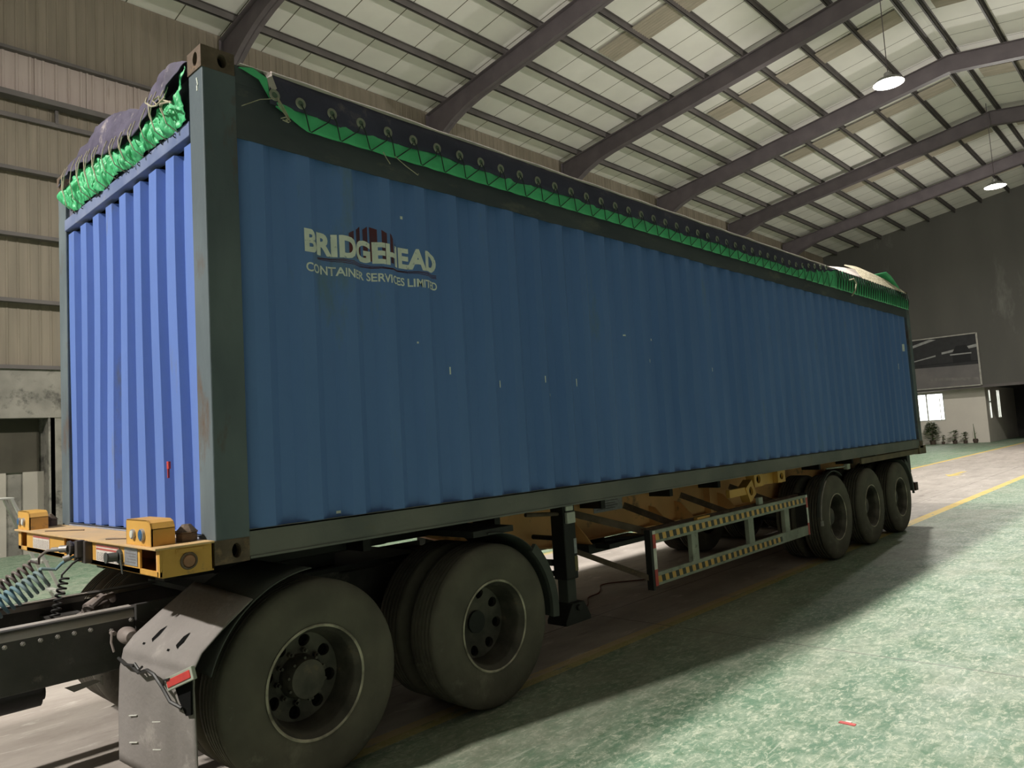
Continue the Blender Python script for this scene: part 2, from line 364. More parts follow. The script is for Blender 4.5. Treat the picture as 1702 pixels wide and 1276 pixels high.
# portal frames
FX = [-7, 0, 7, 14, 21, 28, 35, 42]
def under(y, side):
    a = (YW - y) if side > 0 else (y - YN)
    d = .62 + .75 * max(0, 1 - a / 2.6) ** 2.2
    return roofz(y) - .2 - d
for i, fx in enumerate(FX):
    m = MB()
    N_ = 40; yy = [YW - .02 - (YW - YN - .04) * j / N_ for j in range(N_ + 1)]
    fx += .1
    top = [(y, roofz(y) - .2) for y in yy]; bot = [(y, under(y, 1 if y > YR else -1)) for y in yy]
    for (ya, za), (yb, zb), (yc, zc), (yd, zd) in zip(top, top[1:], bot, bot[1:]):
        m.prism([(ya, za), (yb, zb), (yd, zd), (yc, zc)], 'x', fx - .01, fx + .01)
        for (p, q, s_) in (((yc, zc), (yd, zd), 1), ((ya, za), (yb, zb), -1)):
            m.prism([p, q, (q[0], q[1] + .018 * s_), (p[0], p[1] + .018 * s_)], 'x', fx - .13, fx + .13)
    zc = under(YW - .02, 1)
    for yo, s_ in ((YW - .02, -1), (YN + .02, 1)):
        m.box(fx - .13, fx + .13, min(yo, yo + s_ * .018), max(yo, yo + s_ * .018), G, roofz(yo) - .2)
        y2 = yo + s_ * .55
        m.box(fx - .13, fx + .13, min(y2, y2 + s_ * .018), max(y2, y2 + s_ * .018), G, zc + .05)
        m.box(fx - .01, fx + .01, min(yo, y2), max(yo, y2), G, zc + .1)
    struct('trim_%d' % (len(ys) + 1 + i), m, M_beam, label='dark brown steel portal frame spanning the hall')
TN = len(ys) + len(FX) + 1
# left (far side) wall
def ribbed(m, x0, x1, z0, z1, y, pitch=.2, d=.02):
    n = int((x1 - x0) / pitch); pts = []
    for i in range(n):
        a = x0 + i * pitch
        pts += [(a, y), (a + pitch * .7, y), (a + pitch * .78, y - d), (a + pitch * .92, y - d)]
    pts.append((x0 + n * pitch, y))
    k = len(pts); m.add([(x, yy_, z0) for x, yy_ in pts] + [(x, yy_, z1) for x, yy_ in pts], [(i, i + 1, k + i + 1, k + i) for i in range(k - 1)])
m = MB()
m.box(-12.5, XE, YW + .1, YW + .3, 2.68, 12.2)
ribbed(m, -12.5, XE, 2.68, 11.6, YW + .08, .2, .012)
m.mi = 1; m.box(-12.5, XE, YW - .02, YW + .3, 1.62, 2.66)
m.box(-12.5, -.9, YW, YW + .3, G, 1.62); m.box(3.02, XE, YW, YW + .3, G, 1.62)
struct('wall_left', m, [M_clad, M_conc], org=(0, YW, 0))
m = MB(); ribbed(m, -12.5, XE, 8.54, 9.49, YW + .02, .25, .02)
for k in range(-14, 45): m.box(2.81 + k * 1.025 - .02, 2.81 + k * 1.025 + .02, YW - .01, YW + .02, 8.54, 9.49)
struct('trim_%d' % TN, m, M_strip, label='pale translucent cladding strip high on the side wall'); TN += 1
m = MB(); m.box(-12.5, XE, YW - .25, YW + .02, 8.42, 8.54); m.box(-12.5, XE, YW - .04, YW + .02, 8.02, 8.12); m.mi = 0
for k in range(-6, 22): m.box(3.2 + k * 2.2 - .03, 3.2 + k * 2.2 + .03, YW - .05, YW + .02, 8.1, 8.42)
m.box(-12.5, XE, YW - .12, YW + .02, 9.49, 9.56)
struct('trim_%d' % TN, m, M_purlin, label='dark steel ledge below the pale strip on the side wall'); TN += 1
for z in (6.88, 5.46, 4.06):
    m = MB(); m.box(-12.5, XE, YW - .14, YW + .02, z - .03, z + .05); struct('trim_%d' % TN, m, M_purlin, label='dark horizontal girt on the side wall'); TN += 1
m = MB(); m.box(-12.5, XE, YW - .08, YW + .02, 2.64, 2.72); struct('trim_%d' % TN, m, M_purlin, label='ledge above the concrete beam of the side wall'); TN += 1
M_nearwall = mat('dark_inner_cladding', (.12, .12, .11), .7, col2=(.09, .09, .085), nscale=1)
m = MB(); ribbed(m, -12.5, XE, G + 1.2, roofz(YN), YN - .1, .25, .02); m.mi = 1; m.box(-12.5, XE, YN - .3, YN - .08, G, G + 1.2)
struct('wall_right', m, [M_nearwall, M_conc], org=(0, YN, 0))
m = MB(); m.prism([(YW + .3, 4.2), (YW + .3, 11.6), (YR, roofz(YR)), (YN - .3, roofz(YN)), (YN - .3, 4.2)], 'x', -12.75, -12.5)
m.box(-12.75, -12.5, YN - .3, -3.5, G, 4.21); m.box(-12.75, -12.5, 6.5, YW + .3, G, 4.21)
struct('wall_front', m, M_nearwall, org=(-12.5, 0, 0))
# recessed bay in the side wall (left of the container)
m = MB(); m.box(-.9, 3.02, YW + .45, YW + .55, G, 1.8)
m.mi = 1; m.box(2.6, 2.98, YW + .38, YW + .44, G, .5); m.box(1.9, 2.3, YW + .40, YW + .44, G, .5)
m.mi = 2; m.box(-.9, 2.9, YW + .40, YW + .45, .5, 1.62)
m.mi = 0; m.box(2.98, 3.1, YW + .0, YW + .5, G, 1.62)
struct('wall_recess', m, [M_conc, M_plaster, mat('dark_board', (.07, .062, .045), .8, nscale=2)], org=(1, YW, 0))
# far end wall with its lintel, and the office below/behind it
m = MB(); lz = 2.12
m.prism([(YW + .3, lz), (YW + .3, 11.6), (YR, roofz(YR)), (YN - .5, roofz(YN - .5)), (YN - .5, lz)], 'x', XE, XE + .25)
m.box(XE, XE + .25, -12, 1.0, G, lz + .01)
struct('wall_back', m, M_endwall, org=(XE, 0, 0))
m = MB(); m.box(XE - .04, XE + .3, 1.0, YW + .3, lz - .1, lz + .05); struct('trim_%d' % TN, m, M_purlin, label='dark lintel beam under the end wall'); TN += 1
OX = 49.7
m = MB()
m.box(OX, OX + .15, 9.85, 15.5, G, 2.1); m.box(OX, OX + .15, 6.1, 8.3, G, 2.1)
m.box(OX, OX + .15, 8.3, 9.85, G, .22); m.box(OX, OX + .15, 8.3, 9.85, 1.93, 2.1)
wf = struct('wall_office_front', m, M_office, org=(OX, 8, G))
m = MB()
for a, b in ((OX + .15, OX + .75), (OX + 1.2, OX + 3.0), (OX + 3.9, OX + 9)): m.box(a, b, 6.1, 6.25, G, 2.1)
for a, b in ((OX + .75, OX + 1.2), (OX + 3.0, OX + 3.9)): m.box(a, b, 6.1, 6.25, G, .2); m.box(a, b, 6.1, 6.25, 1.9, 2.1)
struct('wall_office_side', m, M_office, org=(OX + 3, 6.1, G))
m = MB(); m.box(OX + 9, OX + 9.2, -6, 15.5, G, 2.5); struct('wall_annex', m, M_fdark, org=(OX + 9, 5, G))
m = MB(); m.box(XE + .25, OX + 9.2, -6, 15.5, 2.2, 2.35); struct('ceiling_annex', m, M_endwall, org=(XE + 3, 5, 2.2))
def window(n, mk, glass):
    m = MB(); mk(m); o = struct('window_%d' % n, m, M_frame, label='white framed office window lit from inside')
    g = MB(); glass(g); g.build('pane', M_glow, o)
window(1, lambda m: (m.box(OX - .02, OX + .08, 8.3, 8.36, .22, 1.93), m.box(OX - .02, OX + .08, 9.79, 9.85, .22, 1.93), m.box(OX - .02, OX + .08, 8.36, 9.79, .22, .28), m.box(OX - .02, OX + .08, 8.36, 9.79, 1.87, 1.93), m.box(OX - .02, OX + .08, 9.22, 9.3, .28, 1.87), m.box(OX - .01, OX + .07, 8.52, 8.56, .28, 1.6)),
       lambda m: m.box(OX + .03, OX + .05, 8.36, 9.79, .28, 1.87))
window(2, lambda m: (m.box(OX + .72, OX + .78, 6.06, 6.16, .2, 1.9), m.box(OX + 1.15, OX + 1.2, 6.06, 6.16, .2, 1.9), m.box(OX + .78, OX + 1.15, 6.06, 6.16, 1.15, 1.22)),
       lambda m: m.box(OX + .78, OX + 1.15, 6.16, 6.18, .2, 1.9))
window(3, lambda m: (m.box(OX + 2.97, OX + 3.03, 6.06, 6.16, .2, 1.9), m.box(OX + 3.4, OX + 3.5, 6.06, 6.16, .2, 1.9), m.box(OX + 3.84, OX + 3.9, 6.06, 6.16, .2, 1.9)),
       lambda m: m.box(OX + 3.03, OX + 3.84, 6.16, 6.18, .2, 1.9))

# ================================================================== CONTAINER
H = 2.65; LEN = 12.192; WID = 2.438
con = root('shipping_container', (LEN / 2, WID / 2, 0), 'long dark blue corrugated shipping container with worn frame, loaded on the semi trailer', 'container')
def side_y(x):           # corrugation profile of the long side, depth behind the frame
    p = (x - .25) % .282; D0, D1 = .012, .050
    if p < .081: return D0
    if p < .141: return D0 + (D1 - D0) * (p - .081) / .06
    if p < .222: return D1
    return D1 - (D1 - D0) * (p - .222) / .06
def side_breaks(a, b):
    xs = []; k = 0
    while .25 + k * .282 < b:
        for q in (0, .081, .141, .222):
            x = .25 + k * .282 + q
            if a < x < b: xs.append(x)
        k += 1
    return xs
for s_ in (0, 1):
    m = MB(); xs = [.17] + side_breaks(.17, 12.03) + [12.03]
    zs = [.13 + (2.25 - .13) * j / 6 for j in range(7)]
    def fy(x, z):
        y = side_y(x)
        if 4.1 < x < 5.3 and not s_: y += .02 * math.exp(-((x - 4.6) ** 2) / .1 - ((z - .75) ** 2) / .12)   # dent
        return y if not s_ else WID - y
    vs = [(x, fy(x, z), z) for x in xs for z in zs]; w = len(zs)
    m.add(vs, [(i * w + j, (i + 1) * w + j, (i + 1) * w + j + 1, i * w + j + 1) for i in range(len(xs) - 1) for j in range(w - 1)])
    m.build('side_panel', M_paint_side, con, solid=.002)
# front end panel
def end_x(y):
    p = (y - .165) % .2475; D0, D1 = .02, .066
    if p < .110: return D0
    if p < .128: return D0 + (D1 - D0) * (p - .110) / .018
    if p < .2295: return D1
    return D1 - (D1 - D0) * (p - .2295) / .018
ysb = [.14]; k = 0
while .165 + k * .2475 < 2.29:
    for q in (0, .110, .128, .2295):
        y = .165 + k * .2475 + q
        if .14 < y < 2.29: ysb.append(y)
    k += 1
ysb.append(2.29)
m = MB()
zs = [.13 + 2.06 * j / 8 for j in range(9)]
vs = [(end_x(y) + .008 * math.sin(z * 2.2 + 1) * math.sin(y * 3), y + .012 * math.sin(z * 1.7) * math.sin(PI * (y - .14) / 2.15), z) for y in ysb for z in zs]; w = 9
m.add(vs, [(i * w + j, (i + 1) * w + j, (i + 1) * w + j + 1, i * w + j + 1) for i in range(len(ysb) - 1) for j in range(w - 1)])
m.build('end_panel', M_paint, con, solid=.002)
# posts
def post(x0, x1, y0, y1):
    m = MB(); m.box(x0, x1, y0, y1, .11, H - .11); m.build('corner_post', M_post, con, bevel=.006)
post(.002, .182, .002, .165); post(.002, .182, WID - .165, WID - .002)
post(LEN - .182, LEN - .002, .002, .165); post(LEN - .182, LEN - .002, WID - .165, WID - .002)
def casting(x0, ysd, z0, front):
    m = MB(); m.hole_mi = 1; hgt = .118; W, D = .18, .162
    y0, y1 = (0, D) if ysd == 0 else (WID - D, WID)
    X0, X1 = x0, x0 + W; z1 = z0 + hgt
    yo = y0 if ysd == 0 else y1; si = 1 if ysd == 0 else -1
    m.holed(lambda u, v, d: (X0 + u, yo + si * d, z0 + v), W, hgt, W * .62 if front else W * .38, hgt * .5, .024, .037, .05)
    xf = X0 if front else X1; sf = 1 if front else -1
    m.holed(lambda u, v, d: (xf + sf * d, y0 + u, z0 + v), D, hgt, D * (.42 if ysd == 0 else .58), hgt * .52, .027, .037, .05)
    yi = y1 if ysd == 0 else y0; xb = X1 if front else X0
    m.add([(X0, yi, z0), (X1, yi, z0), (X1, yi, z1), (X0, yi, z1)], [(0, 1, 2, 3)])
    m.add([(xb, y0, z0), (xb, y1, z0), (xb, y1, z1), (xb, y0, z1)], [(0, 1, 2, 3)])
    m.add([(X0, y0, z0), (X1, y0, z0), (X1, y1, z0), (X0, y1, z0)], [(0, 1, 2, 3)])
    m.add([(X0, y0, z1), (X1, y0, z1), (X1, y1, z1), (X0, y1, z1)], [(0, 1, 2, 3)])
    o = m.build('corner_casting', [M_cast, M_hole], con)
    bm = bmesh.new(); bm.from_mesh(o.data); bmesh.ops.remove_doubles(bm, verts=bm.verts, dist=.0004); bm.to_mesh(o.data); bm.free()
for z0 in (0, H - .118):
    for ysd in (0, 1):
        casting(-.004, ysd, z0, True); casting(LEN - .176, ysd, z0, False)
# rails
for s_ in (0, 1):
    f = (lambda a: a) if not s_ else (lambda a: WID - a)
    m = MB(); a, b = sorted((f(.008), f(.016))); m.box(.18, LEN - .18, a, b, .012, .15)
    a, b = sorted((f(.008), f(.07))); m.box(.18, LEN - .18, a, b, .142, .152); a, b = sorted((f(.002), f(.06))); m.box(.18, LEN - .18, a, b, .006, .018)
    m.build('bottom_side_rail', M_rail, con)
    m = MB(); a, b = sorted((f(.004), f(.07))); m.box(.18, LEN - .18, a, b, 2.5, 2.60)
    a, b = sorted((f(.006), f(.014)))
    pts = []
    n = 120
    for i in range(n + 1):
        x = .18 + (LEN - .36) * i / n; pts.append((x, 2.2 + .012 * fbm(x * 2, 3, s_) + .0))
    vs = []
    for x, z in pts: vs += [(x, a, z), (x, a, 2.5), (x, b, z), (x, b, 2.5)]
    fs = []
    for i in range(n):
        o_ = i * 4; fs += [(o_, o_ + 4, o_ + 5, o_ + 1), (o_ + 2, o_ + 3, o_ + 7, o_ + 6), (o_, o_ + 2, o_ + 6, o_ + 4)]
    m.add(vs, fs); m.build('top_side_rail', mat('top_rail_dark', (.085, .095, .105), .65, col2=(.05, .06, .075), nscale=3, dirt=(.13, .13, .12), dirt_amt=.2, dscale=5, stretch=(.4, 1, 1), bump=.3, bscale=12), con)  # dark mottled grey, down to an uneven lower edge
m = MB(); m.box(.0, .05, .165, WID - .165, .03, .14); m.box(.0, .085, .165, WID - .165, .128, .14); m.box(.0, .05, 1.15, 1.32, -.0, .03); m.box(0, .05, 2.12, 2.22, 0, .03); m.build('bottom_end_rail', M_sill, con, bevel=.003)
m = MB(); m.box(-.004, .06, .165, WID - .165, 2.215, 2.295); m.build('top_end_rail', mat('end_rail_blue', (.22, .26, .42), .6, col2=(.14, .18, .34), nscale=5, dirt=(.3, .3, .34), dirt_amt=.1, dscale=8), con, bevel=.004)
m = MB(); m.box(.03, .05, .165, WID - .165, 2.235, 2.56); m.build('header_plate', mat('header_grey', (.19, .19, .24), .7, col2=(.12, .12, .17), nscale=6, bump=.2), con)
m = MB(); m.box(.1, LEN - .1, .05, WID - .05, .10, .13); m.build('floor_deck', M_black, con)
# rear doors
dr = MB(); dr.box(LEN - .08, LEN - .03, .165, WID / 2 - .005, .14, 2.5)
d1 = dr.build('door', M_paint_side, con); 
dr = MB(); dr.box(LEN - .08, LEN - .03, WID / 2 + .005, WID - .165, .14, 2.5); d2 = dr.build('door', M_paint_side, con)
for d, ys_ in ((d1, (.45, .95)), (d2, (1.5, 2.0))):
    for y in ys_:
        m = MB(); m.cyl((LEN - .012, y, .06), (LEN - .012, y, 2.56), .016, 10); m.build('locking_bar', M_bolt, d, smooth=True)
m = MB(); m.box(LEN - .1, LEN - .01, .165, WID - .165, .01, .13); m.build('door_sill', M_rail, con)
# lashing rings under the top rail, little white marks
for x in (3.18,):
    pass
def curve_mesh(body, size, off=0., space=1., xs=1.):
    cu = bpy.data.curves.new('t', 'FONT'); cu.body = body; cu.size = size; cu.offset = off; cu.space_character = space; cu.resolution_u = 4
    o = bpy.data.objects.new('t', cu); C.objects.link(o); dg = bpy.context.evaluated_depsgraph_get(); dg.update()
    me = bpy.data.meshes.new_from_object(o.evaluated_get(dg)); bpy.data.objects.remove(o)
    return me
def side_text(name, body, x0, x1, z0, z1, off, material, slope=0.):
    me = curve_mesh(body, 1., off)
    bm = bmesh.new(); bm.from_mesh(me)
    xs = [v.co.x for v in bm.verts]; zs = [v.co.y for v in bm.verts]
    ax, bx, az, bz = min(xs), max(xs), min(zs), max(zs)
    for v in bm.verts:
        v.co = Vector((x0 + (v.co.x - ax) / (bx - ax) * (x1 - x0), 0, z0 + (v.co.y - az) / (bz - az) * (z1 - z0)))
    for x in side_breaks(x0, x1):
        bmesh.ops.bisect_plane(bm, geom=bm.verts[:] + bm.edges[:] + bm.faces[:], plane_co=(x, 0, 0), plane_no=(1, 0, 0))
    o_ = ORG[con.name]
    for v in bm.verts:
        x = v.co.x; v.co.y = side_y(x) - .0035; v.co = v.co - o_
    bm.to_mesh(me); bm.free(); me.name = name
    me.materials.clear(); me.materials.append(material)
    o = bpy.data.objects.new(name, me); C.objects.link(o); o.parent = con; ORG[o.name] = o_
    return o
side_text('company_lettering', 'BRIDGEHEAD', .562, 1.56, 1.645, 1.782, .045, M_white)
side_text('company_lettering', 'CONTAINER SERVICES', .567, 1.29, 1.535, 1.588, .022, M_white)
side_text('company_lettering', 'LIMITED', 1.315, 1.56, 1.535, 1.588, .022, M_white)
def side_patch(m, x0, x1, z0, z1, z0b=None, z1b=None, off=.002):
    xs = [x0] + side_breaks(x0, x1) + [x1]; z0b = z0 if z0b is None else z0b; z1b = z1 if z1b is None else z1b
    vs = []
    for x in xs:
        t = (x - x0) / max(1e-6, x1 - x0); vs += [(x, side_y(x) - off, z0 + (z0b - z0) * t), (x, side_y(x) - off, z1 + (z1b - z1) * t)]
    m.add(vs, [(2 * i, 2 * i + 2, 2 * i + 3, 2 * i + 1) for i in range(len(xs) - 1)])
m = MB()
for x0, x1, za, zb in ((.86, .895, 1.80, 1.82), (.925, .965, 1.835, 1.865), (.985, 1.02, 1.85, 1.875), (1.035, 1.075, 1.875, 1.86), (1.10, 1.14, 1.86, 1.845), (1.165, 1.195, 1.85, 1.82), (1.215, 1.235, 1.80, 1.76)):
    side_patch(m, x0, x1, 1.66, za, 1.66, zb)
for k in range(3):
    x = .66
    while x < 1.56:
        t = (x - .66) / .9; zc = 1.632 - .006 * k + .004 * math.sin(t * 9 + k)
        side_patch(m, x, x + .03, zc - .002, zc + .002); x += .03
m.build('company_emblem', M_redfade, con)
m = MB()
for x, z, w_, h_ in ((1.28, 1.97, .02, .02), (11.3, 1.30, .02, .09), (11.34, 1.22, .05, .015), (11.3, 1.38, .05, .012), (7.97, 2.07, .03, .1), (1.62, .98, .008, .05), (2.1, .9, .008, .05), (2.55, .94, .01, .05), (2.62, .84, .012, .02), (2.97, .92, .01, .06), (1.35, 1.17, .01, .012), (.72, .17, .03, .015), (4.1, 1.35, .012, .02), (4.05, 1.15, .012, .03), (11.75, 1.62, .04, .12), (3.62, 1.36, .03, .012), (5.2, 1.1, .008, .04)):
    m = MB(); side_patch(m, x, x + w_, z, z + h_, off=.003); m.build('scuff_mark', M_white, con)
m = MB(); m.box(.004, .016, .55, .575, .48, .52); m.box(.004, .014, .562, .57, .43, .48); m.build('red_paint_mark', M_red, con)
m = MB()
for k in range(5):
    a = -.5 + k * .9; m.box(-.002, .003, .045 + .012 * abs(math.cos(a)), .052 + .012 * abs(math.cos(a)), 2.42 + k * .014, 2.434 + k * .014)
m.build('chalk_mark', M_white, con)

# ================================================================== TARPAULIN
tarp = root('tarpaulin_cover', (6.1, 1.2, 2.6), 'navy tarpaulin with metal eyelets and green lining laced over the blue container', 'tarpaulin')
def zlow(x):        # lower edge of the navy skirt
    if x < 7.2: return 2.425 + .008 * math.sin(x * 5.) + .005 * math.sin(x * 13)
    t = min(1, (x - 7.2) / 1.6); return 2.425 + .18 * t * t + .01 * math.sin(x * 21)
def ztop(x, y):
    yy_ = abs(y - WID / 2) / (WID / 2)
    z = 2.605 + .07 * (1 - yy_ ** 2) * (.8 + .2 * math.cos(x * 2 * PI / 1.2))
    t = 0
    if x > 8.6:
        t = min(1, (x - 8.6) / .4) * .0 + max(0, math.sin(min(1, (x - 8.3) / 3.6) * PI * .72)) ** 1.2
        if x > 11.4: t *= max(0, 1 - (x - 11.4) / .75) ** .7
        z += .30 * t * min(1, (y + .03) / .35)
    return z
m = MB()
XS0 = .36
def skirt(u, v):
    x = XS0 + (8.9 - XS0) * u; zl = zlow(x); z = zl + (2.6 - zl) * v
    return (x, -.016 - .010 * math.sin(v * PI) - .006 * fbm(x * 3, z * 4, 1) - .012 * (1 - v), z)
m.grid(skirt, 260, 5)
def skirt2(u, v):
    x = XS0 + (8.9 - XS0) * u; zl = zlow(x) + .01; z = zl + (2.6 - zl) * v
    return (x, WID + .02, z)
m.grid(skirt2, 60, 2)
m.build('skirt', M_navy, tarp, smooth=True, solid=.003)
m = MB(); m.tube([(x_ * .1 + .38, -.012 + .002 * math.sin(x_ * 1.7), 2.612 + .003 * math.sin(x_ * .9)) for x_ in range(85)], .011, 8); m.build('rim_bead', M_dusty, tarp, smooth=True)  # pale bead added so the lit rim shows as a bright line
m = MB()
def topf(u, v):
    x = .2 + (12.05 - .2) * u; y = -.02 + (WID + .04) * v
    return (x, y, ztop(x, y) + .006 * fbm(x * 2, y * 2, 5))
m.grid(topf, 150, 24); m.build('top_sheet', M_dusty, tarp, smooth=True, solid=.003)
# green lining band along the long side
def gtop(x):
    if x < 7.2: return 2.46
    return min(2.60, 2.46 + (x - 7.2) / 1.6 * .15) if x < 11.4 else 2.60 - (x - 11.4) * .12
m = MB()
def gband(u, v):
    x = .40 + (12.1 - .40) * u; zb = 2.335 + (.03 if x > 7.5 else 0) * 0; zt = gtop(x)
    if x < .6: zb = 2.335 + (.6 - x) * .45
    z = zb + (zt - zb) * v
    amp = .006 if x < 7.2 else .016
    y = -.012 - .016 * math.sin(v * PI) - amp * abs(fbm(x * 9, z * 5, 2)) - .004 * math.sin(x * 31.4)
    return (x, y, z)
m.grid(gband, 420, 8); m.build('green_lining', M_green, tarp, smooth=True, solid=.002)
# torn corner flap by the front post
m = MB()
m.add([(.20, -.012, 2.585), (.27, -.02, 2.60), (.345, -.03, 2.565), (.365, -.022, 2.455), (.30, -.026, 2.545), (.20, .05, 2.60), (.34, .05, 2.61)],
      [(0, 1, 4), (1, 2, 4), (2, 3, 4), (0, 5, 6, 1), (1, 6, 2)])
m.build('corner_flap', M_green, tarp, solid=.004)
m = MB(); m.add([(.345, -.032, 2.565), (.375, -.034, 2.585), (.40, -.036, 2.52), (.365, -.028, 2.49), (.38, -.02, 2.61), (.33, -.01, 2.61)], [(0, 1, 2, 3), (0, 5, 4, 1)])
m.build('frayed_edge', M_dusty, tarp, solid=.004)
# raised rear end: green gable and cords
m = MB()
def rear(u, v):
    y = .02 + (WID - .04) * v; x = 11.2 + .93 * u
    zt = ztop(11.45, max(y, .35)) if y < WID - .35 else ztop(11.45, WID - y)
    z = zt + (2.42 - zt) * u ** 1.6
    return (x, y - .03 * (1 - v) * u, z + .012 * fbm(x * 6, y * 4, 3))
m.grid(rear, 14, 24); m.build('rear_gable', M_green, tarp, smooth=True, solid=.003)
# eyelets
ex = [.385, .545] + [.75 + .2012 * i for i in range(39)]
e0 = None
for x in ex:
    if e0 is None:
        m = MB(); prof = [(.0245 + .0085 * math.cos(t), .005 * math.sin(t)) for t in [2 * PI * i / 8 for i in range(8)]]
        m.lathe(prof, (x, -.036, 2.48), 'y', 20, closed=True); m.mi = 1; m.lathe([(.0001, -.002), (.017, -.001)], (x, -.036, 2.48), 'y', 16)
        e0 = m.build('eyelet', [M_eye, mat('eyelet_inner', (.12, .18, .13), .7)], tarp, org=(x, -.036, 2.48), smooth=True)
    else:
        c = e0.copy(); C.objects.link(c); zz = 2.48 if x < 7.4 else 2.48 + min(.1, (x - 7.4) * .1)
        c.location = Vector((x, -.036, zz)) - ORG[tarp.name]; ORG[c.name] = Vector((x, -.036, zz)); 
# lacing
m = MB()
for i, x in enumerate(ex[1:]):
    zz = 2.455 if x < 7.4 else 2.50
    hx = x + .055 + random.uniform(-.01, .01)
    m.tube([(x, -.043, zz + .02), (x + .02, -.05, zz - .03), (hx, -.036, 2.335), (hx + .012, -.036, 2.33), (hx + .12, -.05, zz - .04), (x + .19, -.043, zz + .0)], .0036, 5)
x = 8.7
while x < 12.0:
    t = max(0, (x - 9.3) / 2.0); zt = 2.60
    m.tube([(x, -.045, zt), (x + .03, -.055, 2.47), (x + .05, -.04, 2.34), (x + .09, -.05, 2.5), (x + .1, -.04, zt)], .0055, 4); x += .105
m.build('lacing_rope', M_ropedk, None)
tag(bpy.data.objects['lacing_rope'], 'dark thin rope zigzagging from the eyelets to the container side rail', 'rope')
rp_ = root('tie_rope', (11, .15, 2.6), 'fan of pale tie ropes over the raised rear end of the tarpaulin', 'rope'); x = 9.9
while x < 11.95:
    m = MB()
    y1 = .30 + .1 * math.sin(x); xa = x + .22 * (x - 11.6) / 2
    xt = 10.2 + (x - 9.9) * .60
    m.tube([(x, -.035, 2.60), ((x + xt) / 2, .12, (2.60 + ztop(xt, .3)) / 2 + .06), (xt, .32, ztop(xt, .32) + .03)], .010, 5); x += .12; m.build('cord', M_rope, rp_)
m = MB(); m.tube([(9.2, -.05, 2.50), (9.28, -.09, 2.52), (9.34, -.10, 2.46), (9.32, -.08, 2.36), (9.25, -.05, 2.28)], .010, 6)
o = m.build('rope_end', M_rope, None); tag(o, 'short pale rope end hanging over the green lining near the rear', 'rope')
m = MB(); m.tube([(1.10, -.045, 2.335), (1.12, -.05, 2.30), (1.15, -.045, 2.272)], .003, 5); m.tube([(1.19, -.045, 2.33), (1.27, -.05, 2.285), (1.37, -.045, 2.25), (1.375, -.045, 2.262)], .0028, 5)
o = m.build('rope_end', M_rope, None); tag(o, 'thin frayed rope end dangling above the white lettering', 'rope')
m = MB()
for k in range(3): m.tube([(.40, -.045, 2.465), (.40 + .014 * k, -.05, 2.42), (.455 + .006 * k, -.045, 2.365), (.44, -.05, 2.352 - .006 * k)], .003, 5)
m.tube([(.41, -.05, 2.35), (.44, -.055, 2.365), (.47, -.05, 2.35), (.455, -.05, 2.34), (.42, -.05, 2.345)], .0032, 5); m.tube([(.38, -.045, 2.455), (.3, -.035, 2.43), (.2, -.02, 2.37)], .0025, 5)
o = m.build('knotted_cord', M_rope, None); tag(o, 'knotted cord tied at the first eyelet beside the front corner post', 'rope')
# front end of the cover: navy drape over the end, green rolled lining below
def interp(pts, y):
    if y <= pts[0][0]: return pts[0][1]
    for (a, za), (b, zb_) in zip(pts, pts[1:]):
        if y <= b: return za + (zb_ - za) * (y - a) / (b - a)
    return pts[-1][1]
FT = [(.16, 2.62), (.22, 2.56), (.30, 2.46), (.47, 2.50), (.60, 2.465), (.8, 2.44), (1.05, 2.45), (1.36, 2.495), (1.57, 2.53), (1.75, 2.54), (1.95, 2.56), (2.1, 2.54), (2.24, 2.50)]
FTOP = [(.16, 2.62), (.25, 2.66), (.44, 2.685), (.65, 2.665), (.75, 2.63), (.86, 2.61), (1.13, 2.71), (1.45, 2.745), (1.58, 2.765), (1.82, 2.71), (2.09, 2.65), (2.24, 2.56)]
def ft(y): return interp(FT, y)
def fb(y):
    return 2.297 + .012 * math.sin(y * 11 + 1) + .10 * max(0, y - 2.0) / .24
m = MB()
def drape(u, v):
    y = .20 + 2.0 * u
    zt = interp(FTOP, y)
    zb = ft(y) - .02 + .012 * math.sin(y * 23)
    if v < .25:
        t = v / .25; x = .30 - .29 * t; z = zt + .02 * (1 - t) - .03 * (1 - t) ** 2
    else:
        t = (v - .25) / .75; x = .01 - .065 * t ** .6; z = zt + (zb - zt) * t
    n_ = fbm(y * 3.2, z * 4, 9, 4); r_ = abs(noise.noise(Vector((y * 7, z * 4 + y * 2, 1))))
    return (x - .025 * n_ - .03 * r_, y, z + .012 * fbm(y * 5, x * 5, 4))
m.grid(drape, 110, 26); m.build('front_drape', [mat('navy_drape', (.115, .10, .16), .7, col2=(.07, .06, .10), nscale=5, dirt=(.60, .52, .48), dirt_amt=.16, dscale=2.2, bump=.2)], tarp, smooth=True, solid=.003)
m = MB()
def gfold(u, v):
    y = .18 + 2.06 * u; zt = ft(y); zb = fb(y)
    z = zt + (zb - zt) * v
    n_ = noise.noise(Vector((y * 9 + z * 6, z * 5, 21))); r_ = noise.noise(Vector((y * 17 - z * 9, z * 8, 3))); q_ = noise.noise(Vector((y * 34 + z * 14, z * 12, 7)))
    pin = .022 * max(0, math.cos((y + .06 * v) * 2 * PI / .155)) ** 5
    x = .01 - .035 * math.sin(v * PI) ** .8 - .035 * abs(n_) - .03 * abs(r_) - .014 * abs(q_) + pin * math.sin(v * PI)
    return (x, y + .025 * n_, z + .02 * r_ * math.sin(v * PI))
m.grid(gfold, 300, 40); m.build('front_green_roll', M_green, tarp, solid=.003)
rp_ = root('front_lashing_rope', (-.07, 1.2, 2.3), 'pale lashing cords tied around the green roll at the front end of the container', 'rope')
